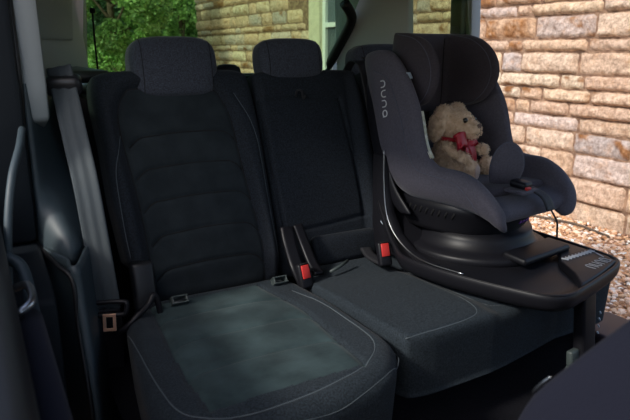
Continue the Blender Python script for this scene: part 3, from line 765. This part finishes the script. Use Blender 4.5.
# bow: neck band, two loops, knot, two tails
bow = tube('neck_ribbon', [(math.cos(a)*.046, math.sin(a)*.043+.008, .124+.004*math.sin(a)) for a in [2*PI*i/24 for i in range(24)]], .007, M['ribbon'], teddy, closed=True)
kx = Vector((-.018,-.050,.116))
bm = bmesh.new(); bmesh.ops.create_uvsphere(bm, u_segments=16, v_segments=10, radius=1)
for v in bm.verts: v.co = Vector((v.co.x*.010, v.co.y*.009, v.co.z*.011))
bm.transform(Matrix.Translation(kx+Vector((0,-.006,0)))); kn = from_bm('bow_knot', bm, M['ribbon'], teddy)
for sx in (-1, 1):
    pth = [kx+Vector((0,-.004,0)), kx+Vector((sx*.020,-.016,.012)), kx+Vector((sx*.046,-.014,.016)), kx+Vector((sx*.054,-.004,.006)), kx+Vector((sx*.042,.002,-.004)), kx+Vector((sx*.018,-.004,-.003)), kx]
    ribbon('bow_loop', pth, Vector((0,.25,1)), .044, .0015, M['ribbon'], teddy, sm=6, rows=7)
for sx in (-1, 1):
    ribbon('bow_tail', [kx+Vector((0,-.004,0)), kx+Vector((sx*.010,-.020,-.015)), kx+Vector((sx*.016,-.026,-.038)), kx+Vector((sx*.018,-.028,-.064))], Vector((1,.1,0)), .042, .0015, M['ribbon'], teddy, sm=6, rows=7)

# ------------------------------------------------------------------ car shell (setting)
def panel(name, pts, a, b, mt, r=.006): return struct(prism(name, pts, 'x', a, b, mt, r=r))
low = [(1.27,.42),(1.29,.90),(1.36,.925),(1.62,.95),(1.64,1.315),(2.75,1.315),(2.75,.42)]
lowR = [(1.34,.42),(1.38,.48),(1.48,.56),(1.64,.70),(1.74,.88),(1.83,1.06),(1.90,1.22),(1.96,1.33),(2.75,1.33),(2.75,.42)]
# left lower lining, bulging inward over the wheel, with the moulded ledge
def lining(name, side):
    rows = []
    xs = lambda y: (.155 if side < 0 else 1.785)
    return None
panel('wall_left', low, -.12, .104, M['paint'], r=.012)
panel('wall_right', lowR, 1.79, 1.92, M['paint'], r=.02)
# inner lining left: lofted
rows = []
prf = smoothpath([(.102,1.64,0),(.105,1.60,0),(.118,1.578,0),(.145,1.568,0),(.175,1.575,0),(.205,1.605,0),(.235,1.68,0),(.27,1.82,0),(.30,2.1,0),(.33,2.7,0)], 6)
for z in np.linspace(.905, 1.325, 30):
    fl = float(sstep(z, 1.10, .925))
    up = max(0., (z-.95)/.36)
    rows.append([Vector((p.x-.020*up*float(sstep(p.x,.12,.2)), p.y-fl*.08*math.exp(-((p.x-.165)/.04)**2)+up*.42*max(0., p.x-.112)/.09*(1 if p.x < .24 else .24/p.x), z)) for p in prf])
o = gridmesh('trim_1', rows, M['trim']); solid(o, .008, 0); struct(o, 'dark moulded side lining left of the seat')
rows = []
prf = smoothpath([(.100,1.60,0),(.148,1.46,0),(.150,1.40,0),(.158,1.385,0),(.170,1.40,0),(.20,1.50,0),(.235,1.62,0),(.27,1.82,0),(.30,2.1,0)], 6)
for z in np.linspace(.44, .935, 24):
    dy = -.10*float(sstep(z, .93, .60))
    rows.append([Vector((p.x-.004*float(sstep(z,.90,.935)), p.y+dy*math.exp(-max(0,p.y-1.40)*6), z)) for p in prf])
o = gridmesh('trim_28', rows, M['trim']); solid(o, .008, 0); struct(o, 'lower side lining below the ledge, left of the seat')
rows = []
for k in range(17):
    row = []
    for z in np.linspace(.45, 1.335, 20):
        edge_y = np.interp(z, [.42,.53,.60,.90,1.08,1.22,1.33], [1.355,1.445,1.535,1.755,1.84,1.915,1.975])
        yy = edge_y+.012+(2.74-edge_y)*(k/16)**1.3
        x = 1.786-.050*sstep(yy-edge_y, 0, .12)-.10*sstep(yy, 1.9, 2.6)
        row.append(Vector((float(x), float(yy), float(z))))
    rows.append(row)
o = gridmesh('trim_2', rows, M['trim']); solid(o, .01, 0); struct(o, 'dark side lining right of the seat')
# pillars left
struct(prism('trim_3', [(1.60,1.235),(1.585,1.32),(1.60,1.50),(1.63,1.72),(1.80,1.72),(1.76,1.50),(1.74,1.20)], 'x', .104, .160, M['lighttrim'], r=.012), 'light grey left pillar trim')
def slab(name, a, b, z0, z1, th, mt, tilt=0, r=.01):      # upright slab between plan points a and b
    d = Vector((b[0]-a[0], b[1]-a[1], 0)); n_ = Vector((-d.y, d.x, 0)).normalized()*th
    bm = bmesh.new(); vs = []
    for z in (z0, z1):
        sft = Vector((tilt*(z-z0), 0, 0))
        for p in (Vector((a[0],a[1],z)), Vector((b[0],b[1],z)), Vector((b[0],b[1],z))+n_, Vector((a[0],a[1],z))+n_): vs.append(bm.verts.new(p+sft))
    for f in ((0,1,2,3),(7,6,5,4),(0,4,5,1),(1,5,6,2),(2,6,7,3),(3,7,4,0)): bm.faces.new([vs[i] for i in f])
    bmesh.ops.recalc_face_normals(bm, faces=bm.faces[:]); bmesh.ops.bevel(bm, geom=bm.edges[:], offset=r, segments=2, profile=.5, affect='EDGES')
    return struct(from_bm(name, bm, mt))
slab('trim_4', (.175,2.02), (.418,2.60), 1.30, 1.72, .05, M['greytrim'], tilt=.06)['label'] = 'grey left rear pillar trim'
slab('trim_5', (.190,1.99), (.335,2.32), 1.43, 1.73, .02, M['greytrim2'], tilt=.06)['label'] = 'darker raised panel of the left rear pillar'
slab('trim_6', (1.595,2.60), (1.735,2.22), 1.28, 1.72, -.05, M['greytrim'], tilt=-.05)['label'] = 'grey right rear pillar trim'
struct(prism('trim_7', [(1.99,1.30),(1.98,1.47),(1.99,1.72),(2.06,1.72),(2.05,1.47),(2.06,1.30)], 'x', 1.775, 1.81, M['plastic'], r=.01), 'black pillar behind the right door opening')
struct(prism('trim_8', [(1.965,1.25),(1.955,1.47),(1.97,1.72),(2.035,1.72),(2.025,1.47),(2.03,1.25)], 'x', 1.81, 1.86, M['greytrim'], r=.006), 'pale edge of the right door frame')
# glass
struct(prism('window_1', [(.40,2.665),(1.60,2.665),(1.62,2.672),(.38,2.672)], 'z', 0, .01, M['tint'], r=0))
g = bpy.data.objects['window_1']; bm = bmesh.new()
gl = [(.40,2.655,1.27),(1.545,2.655,1.27),(1.575,2.37,1.70),(.40,2.37,1.70)]
vs = [bm.verts.new(p) for p in gl]; bm.faces.new(vs); me = bpy.data.meshes.new('window_1'); bm.to_mesh(me); bm.free(); me.materials.append(M['tint']); g.data = me; solid(g, .004, 0)
g['label'] = 'tinted rear window glass'
o = mesh('window_2', [(1.80,1.93,1.32),(1.80,2.40,1.32),(1.74,2.40,1.71),(1.74,1.93,1.71)], [(0,1,2,3)], M['tint2'], smooth=False); solid(o, .004, 0); struct(o, 'tinted right quarter glass')
o = mesh('window_3', [(.13,1.76,1.32),(.13,2.06,1.32),(.19,2.06,1.71),(.19,1.76,1.71)], [(0,1,2,3)], M['tint2'], smooth=False); solid(o, .004, 0); struct(o, 'tinted left quarter glass')
# black frame of the rear window
fr = smoothpath([(.43,2.60,1.70),(.425,2.625,1.50),(.42,2.65,1.33),(.48,2.655,1.295),(.9,2.66,1.285),(1.46,2.655,1.275),(1.525,2.63,1.305),(1.528,2.60,1.345),(1.540,2.56,1.405),(1.550,2.50,1.477),(1.552,2.46,1.527),(1.535,2.44,1.56),(1.49,2.42,1.60)], 8)
V, F = [], []
o = tube('trim_9', fr, lambda t: .008+.015*float(sstep(t, .50, .60)), M['rubber'], n=10); struct(o, 'black surround of the rear window')
struct(box('trim_10', (1.76,.05,.88), (.98,2.72,.855), M['plastic'], r=.01), 'tailgate lining')
struct(box('trim_11', (1.36,.66,.02), (.985,2.30,1.262), M['plastic'], r=.006), 'dark luggage cover')
struct(box('trim_12', (.14,.60,.035), (.30,2.20,1.325), M['plastic'], r=.015), 'dark ledge under the left rear pillar')
struct(box('trim_13', (.14,.50,.035), (1.66,2.25,1.32), M['plastic'], r=.015), 'dark ledge under the right rear pillar')
o = gridmesh('wiper_cover', [[Vector((1.0+math.cos(a)*.065*s, 2.60+math.sin(a)*.02*s, 1.275+h_)) for a in [2*PI*i/32 for i in range(32)]] for s, h_ in ((1,0),(1,.03),(.9,.05),(.6,.062),(.2,.066))], M['gloss'], None, close_u=True, caps=True); tag(o, 'small glossy dome at the foot of the rear window between the headrests', 'wiper cover')
wp = thing('rear_wiper', 'thin black rod parked upright outside the rear window, left end', 'wiper', (.46,2.72,1.25))
keep(tube('wiper_arm', [(.475,2.70,1.25),(.466,2.67,1.33),(.452,2.60,1.45),(.444,2.55,1.54)], .004, M['rubber']), wp)
keep(box('wiper_tip', (.02,.012,.02), (.444,2.545,1.545), M['rubber'], r=.004), wp)
# roof, floor, outer skin
struct(box('ceiling', (1.66,3.45,.02), (.97,.86,1.735), M['headliner'], r=.004))
struct(box('trim_14', (1.74,3.50,.02), (.97,.86,1.76), M['paint'], r=.008), 'painted roof skin')
struct(box('floor', (1.55,3.6,.03), (.97,.95,.425), M['carpet'], r=.004))
struct(box('trim_15', (.19,2.6,.10), (1.70,-.10,.50), M['sill'], r=.015), 'plastic sill plate of the right door opening')
struct(box('trim_16', (.17,2.3,.10), (.10,-.10,.46), M['sill'], r=.015), 'plastic sill plate of the left door opening')
struct(box('trim_29', (1.50,.30,.75), (.97,-.95,.80), M['plastic'], r=.05), 'dashboard at the front of the cabin')
struct(box('door_1', (.08,1.35,.72), (1.83,-.40,.83), M['plastic'], r=.03), 'closed front door, right')
struct(box('door_2', (.08,.75,.72), (.10,-.75,.83), M['plastic'], r=.03), 'closed front door, left')
struct(box('trim_30', (.10,.14,1.25), (1.81,.28,1.10), M['plastic'], r=.02), 'middle pillar of the right side')
struct(box('trim_31', (.07,.12,1.25), (.10,-.04,1.10), M['plastic'], r=.02), 'middle pillar of the left side')
dr = struct(box('door_3', (.11,1.42,.62), (-.035,.80,.775), M['plastic'], r=.025), 'closed left rear door with its window down')
o = box('arm_rest', (.05,.42,.06), (.035,.85,.96), M['frontfab'], r=.02, seg=4); o.parent = dr
o = tube('door_handle', [(.022,1.12,1.00),(.045,1.10,1.01),(.045,1.02,1.01),(.022,1.00,1.00)], .007, M['steel'], sm=4); o.parent = dr
o = tube('door_pull', [(.020,1.25,1.02),(.045,1.22,1.00),(.050,1.12,.95),(.045,1.02,.92),(.020,.98,.91)], .012, M['trim'], sm=6); o.parent = dr
# raised carpeted step in front of the seat
o = gridmesh('trim_17', [[Vector((x, y, z)) for x in np.linspace(.22,1.72,40)] for y, z in ((1.60,.56),(1.26,.56),(1.20,.54),(1.15,.50),(1.10,.465),(1.0,.450),(.60,.446))], M['carpet']); struct(o, 'carpeted step under the rear cushion')
struct(box('trim_18', (1.50,.05,.70), (.97,1.99,.80), M['carpet'], r=.005), 'carpeted rear of the backrests')
# left door shut face: seal and striker, body skin
seal = smoothpath([(.148,1.27,.55),(.148,1.29,.66),(.148,1.36,.80),(.148,1.385,.90),(.125,1.44,.925),(.104,1.58,.935),(.103,1.60,1.0),(.102,1.60,1.15),(.102,1.59,1.25),(.102,1.575,1.35),(.103,1.60,1.50),(.105,1.63,1.72)], 8)
struct(tube('trim_19', seal, .0055, M['rubber'], n=10), 'rubber door seal')
seal2 = smoothpath([(.095,1.50,1.23),(.080,1.40,1.205),(.055,1.33,1.15),(.035,1.29,1.05),(.022,1.27,.90),(.018,1.26,.70),(.016,1.26,.50)], 8)
struct(tube('trim_20', [p+Vector((-.005,-.0,0)) for p in seal2], .008, M['trim'], n=10), 'raised rib of the left door frame')
struct(prism('trim_21', [(1.56,.95),(1.55,1.32),(1.57,1.50),(1.61,1.75),(1.80,1.75),(1.76,1.50),(1.76,.95)], 'x', -.14, .100, M['paint'], r=.015), 'dark outer left pillar')
stk = thing('door_striker', 'blurred metal door striker on the left door frame', 'door striker', (.0,1.27,.86))
keep(tube('striker_loop', [(-.010,1.275,.86),(-.010,1.225,.86),(.003,1.215,.86),(.016,1.225,.86),(.016,1.275,.86)], .005, M['steel'], sm=4), stk)
keep(box('striker_plate', (.05,.012,.06), (.003,1.282,.86), M['steel'], r=.004), stk)

# ------------------------------------------------------------------ front seat (foreground, lower right)
fs = thing('front_seat', 'dark blurred front seat back in the lower right foreground', 'car seat', (.72,.35,.45))
prof = [(.50,.42),(.53,.50),(.535,.62),(.52,.76),(.498,.88),(.462,.985),(.404,1.066),(.342,1.143),(.26,1.24),(.17,1.33),(.09,1.36),(.06,1.33),(.12,1.20),(.22,1.02),(.32,.82),(.36,.60),(.38,.44)]
pr = [(p.x, p.y) for p in smoothpath([(y, z, 0) for y, z in prof], 5, closed=True)]
rows = []
for k, (x, s) in enumerate([(.535,.0),(.538,.70),(.55,.86),(.575,.96),(.62,1.0),(.72,1.01),(.84,1.01),(.94,1.0),(.98,.96),(1.0,.86),(1.01,.7),(1.012,0)]):
    cy = sum(p[0] for p in pr)/len(pr); 
    rows.append([Vector((x, .34+(p[0]-.34)*(1-(1-s)*.35), .9+(p[1]-.9)*(1-(1-s)*.12))) for p in pr])
o = gridmesh('seat_back', rows, M['frontfab'], None, close_u=True, caps=True); subsurf(o, 1); bake(o); keep(o, fs)
keep(tube('seat_side_piece', [(.547,.447,1.002),(.544,.440,1.012),(.545,.432,1.024),(.548,.425,1.034)], lambda t: .0018*math.sin(PI*(.12+.76*t)), M['steel'], sm=6), fs)  # steel sliver added for the small highlight on the seat edge
keep(box('seat_cushion', (.46,.50,.16), (.77,.12,.66), M['frontfab'], r=.05, seg=4), fs)

# ------------------------------------------------------------------ outside: ground, wall, window, eave
o = mesh('ground', [(-6,-6,0),(20,-6,0),(20,26,0),(-6,26,0)], [(0,1,2,3)], M['gravel'], smooth=False); o.name = 'ground'; struct(o, 'gravel bed')
XW = 4.35
V, F, COL = [], [], []
courses = []; z = -.02
hs = [.19,.20,.20,.17,.12,.115,.11,.12,.18,.105,.19,.105,.20,.19,.14,.20,.12,.15,.17]
YA, YB = 2.2, 12.95
pal = [(.84,.63,.48),(.88,.69,.54),(.84,.63,.49),(.86,.64,.47),(.74,.62,.57),(.84,.62,.46),(.90,.73,.59),(.68,.60,.58),(.82,.60,.46)]
rust = (.36,.17,.07)
for ci, hgt in enumerate(hs):
    y = YA-rng.uniform(0, .3); far_shift = 0
    while y < YB:
        L = rng.choice([.24,.34,.42,.52,.60,.70]) * (1 if hgt > .13 else rng.choice([.7,1,1.1]))
        y1 = min(y+L, YB)
        zz0, zz1 = z+.006, z+hgt-.006
        if YB-y1 < .12: y1 = YB
        if not (y1 > 6.42 and y < 7.98 and zz1 > .85 and zz0 < 2.42) :
            near = y < 6.3
            ny = max(4, int((y1-y)/(.028 if near else .06))); nz_ = max(4, int(hgt/(.022 if near else .04)))
            c = list(rng.choice(pal)); br_ = rng.uniform(.86, 1.12); c = [min(.9, q*br_) for q in c]
            isr = rng.random() < .07; 
            if y1 > 6.42 and y < 6.42: y1 = 6.42
            if isr: c = [q*.75+.25*w for q, w in zip(c, rust)]
            sc = Vector((rng.uniform(0, 50), rng.uniform(0, 50), rng.uniform(0, 50))); b0 = len(V); out_ = rng.uniform(.028, .052)
            gap = .008 if near else .007
            for j in range(nz_+1):
                for i in range(ny+1):
                    u = i/ny; v = j/nz_; yy = y+gap+(y1-y-2*gap)*u; zq = zz0+(zz1-zz0)*v
                    e = min(u*(y1-y), (1-u)*(y1-y), v*hgt, (1-v)*hgt); ed = min(1, e/.015)
                    q = Vector((yy*7, zq*9, 0))+sc
                    dep = out_*ed**.5+ed*(noise.fractal(q, 1.0, 2.0, 4)*.020+abs(noise.noise(q*.5))*.010)
                    jy = noise.noise(Vector((yy*12, zq*12, 5)))*.008; jz = noise.noise(Vector((yy*11, zq*11, 15)))*.008
                    V.append((XW-dep, yy+jy, zq+jz))
                    cc = c
                    if isr or True:
                        rr = noise.fractal(Vector((yy*5, zq*8, 77)), 1.0, 2.0, 3)
                        if rr > .42: kf = min(1, (rr-.42)*5); cc = [a*(1-kf)+b_*kf for a, b_ in zip(c, rust)]
                        elif isr:
                            kf = max(0, min(1, ed*1.2*(.6+rr))); cc = [a*(1-kf)+b_*kf for a, b_ in zip(c, (.42,.20,.08))]
                    COL.append((*cc, 1))
            for j in range(nz_):
                for i in range(ny):
                    a = b0+j*(ny+1)+i; F.append((a, a+ny+1, a+ny+2, a+1))
        y = y1
    z += hgt
# mortar bed and solid body behind the stones
me = bpy.data.meshes.new('wall_outside'); 
nb = len(V)
def addbox(x0,x1,y0,y1,z0,z1):
    b = len(V); V.extend([(x0,y0,z0),(x1,y0,z0),(x1,y1,z0),(x0,y1,z0),(x0,y0,z1),(x1,y0,z1),(x1,y1,z1),(x0,y1,z1)])
    for f in ((0,3,2,1),(4,5,6,7),(0,1,5,4),(1,2,6,5),(2,3,7,6),(3,0,4,7)): F.append(tuple(b+i for i in f))
    COL.extend([(.5,.33,.22,1)]*8)
nF = len(F)
addbox(XW-.004, XW+.30, YA-.3, 6.45, -.05, z); addbox(XW-.004, XW+.30, 7.95, YB, -.05, z); addbox(XW-.004, XW+.30, 6.45, 7.95, -.05, .87); addbox(XW-.004, XW+.30, 6.45, 7.95, 2.40, z)
me.from_pydata(V, [], F); me.update(); setcol(me, COL)
me.materials.append(M['stone']); me.materials.append(M['mortar'])
for p in me.polygons:
    p.use_smooth = p.index < nF
    if p.index >= nF: p.material_index = 1
wo = bpy.data.objects.new('wall_outside', me); C.objects.link(wo); struct(wo, 'rough coursed sandstone house wall beside the car')
# house window
struct(box('trim_22', (.10,.30,1.55), (XW-.01,7.78,1.63), M['cream'], r=.01), 'smooth cream stone window jamb')
struct(box('trim_23', (.10,.20,1.55), (XW-.01,6.53,1.63), M['cream'], r=.01), 'smooth cream stone window jamb, far right')
struct(box('trim_24', (.14,1.60,.10), (XW-.02,7.2,.86), M['cream'], r=.01), 'cream stone window sill')
win = []
def wbar(y0, y1, z0, z1, x=XW+.02, t=.05): win.append(((t, y1-y0, z1-z0), (x, (y0+y1)/2, (z0+z1)/2)))
wbar(7.55,7.63,.91,2.40); wbar(6.63,6.71,.91,2.40); wbar(6.71,7.55,.91,1.0); wbar(6.71,7.55,2.30,2.40); wbar(6.71,7.55,1.70,1.76); wbar(7.10,7.16,1.0,2.3)
bm = bmesh.new()
for s, l in win:
    r = bmesh.ops.create_cube(bm, size=1)
    for v in r['verts']: v.co = Vector((v.co.x*s[0]+l[0], v.co.y*s[1]+l[1], v.co.z*s[2]+l[2]))
o = from_bm('window_4', bm, M['whitepaint'], smooth=False); struct(o, 'white painted house window')
struct(box('glass_pane', (.01,.86,1.40), (XW+.04,7.13,1.65), M['inglass'], r=0), None); bpy.data.objects['glass_pane'].parent = o
# eave and roof
struct(prism('trim_25', [(XW-.42,z-.02),(XW-.42,z+.12),(XW+1.6,z+1.1),(XW+1.6,z+.95),(XW-.36,z-.04)], 'y', 7.9, YB+.35, M['tile'], r=.01), 'tiled roof edge')
struct(box('trim_26', (.45,5.3,.03), (XW-.18,10.65,z-.03), M['eave'], r=.004), 'brown eave board')
struct(box('trim_27', (.03,5.3,.13), (XW-.42,10.65,z+.03), M['cream'], r=.004), 'pale fascia board')

# gravel stones
V, F, COL = [], [], []
bm = bmesh.new(); bmesh.ops.create_icosphere(bm, subdivisions=1, radius=1); iv = [v.co.copy() for v in bm.verts]; fi = [tuple(v.index for v in f.verts) for f in bm.faces]; bm.free()
pcol = [(.78,.54,.36),(.88,.68,.52),(.64,.37,.20),(.42,.22,.11),(.95,.85,.76),(.70,.43,.24),(.24,.13,.08),(.82,.58,.42),(.54,.28,.14)]
for n_ in range(15000):
    X = rng.uniform(1.95, 4.32); Y = X*rng.uniform(.55, 1.12)
    if X > 4.1 and rng.random() < .3: continue
    s = rng.uniform(.008, .020); sx, sy, sz = s*rng.uniform(.8,1.4), s*rng.uniform(.7,1.2), s*rng.uniform(.5,.9); a = rng.uniform(0, PI); c_, s_ = math.cos(a), math.sin(a)
    c = rng.choice(pcol); k = rng.uniform(.8, 1.15); b0 = len(V); h0 = s*.4+rng.uniform(0, .012)
    for v in iv:
        x, y = v.x*sx*rng.uniform(.85,1.15), v.y*sy*rng.uniform(.85,1.15)
        V.append((X+x*c_-y*s_, Y+x*s_+y*c_, h0+v.z*sz)); COL.append((min(.95,c[0]*k), min(.95,c[1]*k), min(.95,c[2]*k), 1))
    for f in fi: F.append(tuple(b0+i for i in f))
me = bpy.data.meshes.new('gravel'); me.from_pydata(V, [], F); me.update(); setcol(me, COL); me.materials.append(M['pebble'])
o = bpy.data.objects.new('gravel', me); C.objects.link(o); tag(o, 'orange-brown and cream gravel with dry leaves on the drive', 'gravel', kind='stuff')
tg_ = tube('twig', [(2.12,1.60,.03),(2.30,1.66,.035),(2.45,1.66,.04),(2.62,1.70,.045),(2.9,1.74,.04)], .014, M['bark'], sm=6); tag(tg_, 'dark twisted stick lying on the gravel', 'stick')
tg_ = tube('twig', [(4.05,3.6,.03),(4.10,3.35,.04),(4.16,3.1,.035),(4.10,2.8,.03)], .010, M['bark'], sm=6); tag(tg_, 'thin stick lying on the gravel at the foot of the stone wall', 'stick')

# ------------------------------------------------------------------ trees
def tree(name, x, y, h, rad, n, cols, label, cat='tree', leaf=.09, squash=1.2, zc=None):
    t = thing(name, label, cat, (x, y, 0), 0, None)
    rr = random.Random(int(x*100+y*10)); zc = zc if zc else h-rad*squash
    paths = []
    V, F = tube_geo(smoothpath([(0,0,-.05),(.04,.02,zc*.5),(0,.05,zc),(.05,0,zc+rad*.6)], 5), lambda q: .10*(1-.7*q), 8)
    for k in range(9):
        a = rr.uniform(0, 2*PI); e = rr.uniform(.2, 1.0); d = Vector((math.cos(a)*math.cos(e), math.sin(a)*math.cos(e), math.sin(e)))
        s0 = Vector((0,0,zc*rr.uniform(.4,1.0))); tube_geo(smoothpath([s0, s0+d*rad*.45+Vector((0,0,.05)), s0+d*rad*.85], 4), lambda q: .035*(1-.8*q), 6, V, F)
    mesh('trunk', V, F, M['bark'], t)
    blobs = []
    for k in range(26):
        a = rr.uniform(0, 2*PI); u = rr.uniform(-1, 1); q = math.sqrt(1-u*u); R_ = rad*rr.uniform(.35, .95)
        blobs.append((Vector((math.cos(a)*q*R_, math.sin(a)*q*R_, u*R_*squash)), rad*rr.uniform(.22,.42), rr.uniform(.7,1.25)))
    V, F, COL = [], [], []
    for k in range(n):
        bc_, br__, bb = rr.choice(blobs); a = rr.uniform(0, 2*PI); u = rr.uniform(-1, 1); q = math.sqrt(1-u*u); r0 = br__*rr.uniform(.75, 1.05)
        p = bc_+Vector((math.cos(a)*q*r0, math.sin(a)*q*r0, u*r0))+Vector((0,0,zc))
        if p.z < .05: p.z = rr.uniform(.05,.3)
        d = Vector((rr.gauss(0,1), rr.gauss(0,1), rr.gauss(-.4,.7))).normalized(); s_ = Vector((rr.gauss(0,1), rr.gauss(0,1), rr.gauss(0,.5))); s_ = (s_-d*s_.dot(d)).normalized(); nn = d.cross(s_)
        L = leaf*rr.uniform(.6,1.3); w = L*.32; b0 = len(V)
        V += [p-d*L*.5, p+s_*w+nn*w*.3, p+d*L*.5, p-s_*w+nn*w*.3]; F += [(b0, b0+1, b0+2), (b0, b0+2, b0+3)]
        c = rr.choice(cols); k2 = bb*rr.uniform(.75, 1.25); COL += [(min(1,c[0]*k2), min(1,c[1]*k2), min(1,c[2]*k2), 1)]*4
    me = bpy.data.meshes.new('foliage'); me.from_pydata([tuple(v) for v in V], [], F); me.update(); setcol(me, COL); me.materials.append(M['leaf'])
    o = bpy.data.objects.new('foliage', me); C.objects.link(o); o.parent = t
    return t
G1 = [(.34,.55,.17),(.48,.72,.28),(.18,.34,.10)]; G2 = [(.10,.20,.09),(.18,.32,.15),(.06,.13,.06)]; G3 = [(.06,.13,.06),(.10,.20,.10),(.14,.26,.14)]
tree('leafy_tree', 2.45, 12.2, 5.2, 1.05, 15000, G1, 'bright green leafy tree behind the rear window, far left', squash=1.8, zc=2.4)
tree('leafy_tree', 4.45, 14.4, 5.0, 1.15, 13000, G1, 'mid green tree seen right above the ribbed seat headrest', squash=1.7, zc=2.5)
tree('leafy_tree', 7.2, 18.0, 5.6, 1.6, 12000, G2, 'dark green tree next to the house corner', squash=1.4, zc=2.6)
tree('leafy_tree', 3.5, 19.5, 6.0, 1.9, 14000, G2, 'dark tree furthest back behind the bright leafy tree', squash=1.5, zc=2.6, leaf=.13)
tree('garden_hedge', 6.6, 23.5, 3.6, 2.4, 12000, G3, 'dark low hedge at the foot of the trees', 'hedge', squash=.9, zc=1.8, leaf=.15)
tree('garden_hedge', 2.2, 15.2, 2.6, 1.1, 12000, G3, 'dark bush below the bright leafy tree', 'hedge', squash=1.0, zc=1.0, leaf=.1)

for base_name, grp in (('rear_bench','rear bench sections'),('seat_belt_buckle','red-button belt buckles'),('seat_belt','rear seat belts'),('leafy_tree','trees behind the rear window'),('garden_hedge','bushes behind the rear window'),('twig','sticks on the gravel')):
    for o in C.objects:
        if o.parent is None and o.name.split('.')[0] == base_name: o['group'] = grp
# ------------------------------------------------------------------ light, sky, camera
w = bpy.data.worlds.new('World'); bpy.context.scene.world = w; w.use_nodes = True; nt = w.node_tree
sky = nt.nodes.new('ShaderNodeTexSky'); sky.sky_type = 'NISHITA'; sky.sun_disc = False; sky.sun_elevation = math.radians(50); sky.sun_rotation = math.radians(230); sky.air_density = 1.0; sky.dust_density = 2.0
bg = nt.nodes['Background']; bg.inputs['Strength'].default_value = .235; nt.links.new(sky.outputs[0], bg.inputs['Color'])
sl = bpy.data.lights.new('sun', 'SUN'); sl.energy = 3.5; sl.angle = math.radians(8); sl.color = (1,.95,.86)
so = bpy.data.objects.new('sun', sl); C.objects.link(so)
sd = Vector((.79,.08,-.58)).normalized(); so.rotation_euler = sd.to_track_quat('-Z', 'Y').to_euler()
cam = bpy.data.cameras.new('camera'); cam.sensor_width = 36; cam.lens = 612/630*36; cam.clip_start = .02; cam.clip_end = 200
co = bpy.data.objects.new('camera', cam); C.objects.link(co); co.location = (0,0,1.40)
co.rotation_euler = (math.radians(90-14.65), 0, math.radians(-29))
cam.dof.use_dof = True; cam.dof.focus_distance = 2.0; cam.dof.aperture_fstop = 6.3
sc = bpy.context.scene; sc.camera = co
sc.view_settings.view_transform = 'Standard'; sc.view_settings.look = 'None'; sc.view_settings.gamma = 1; sc.view_settings.exposure = .0
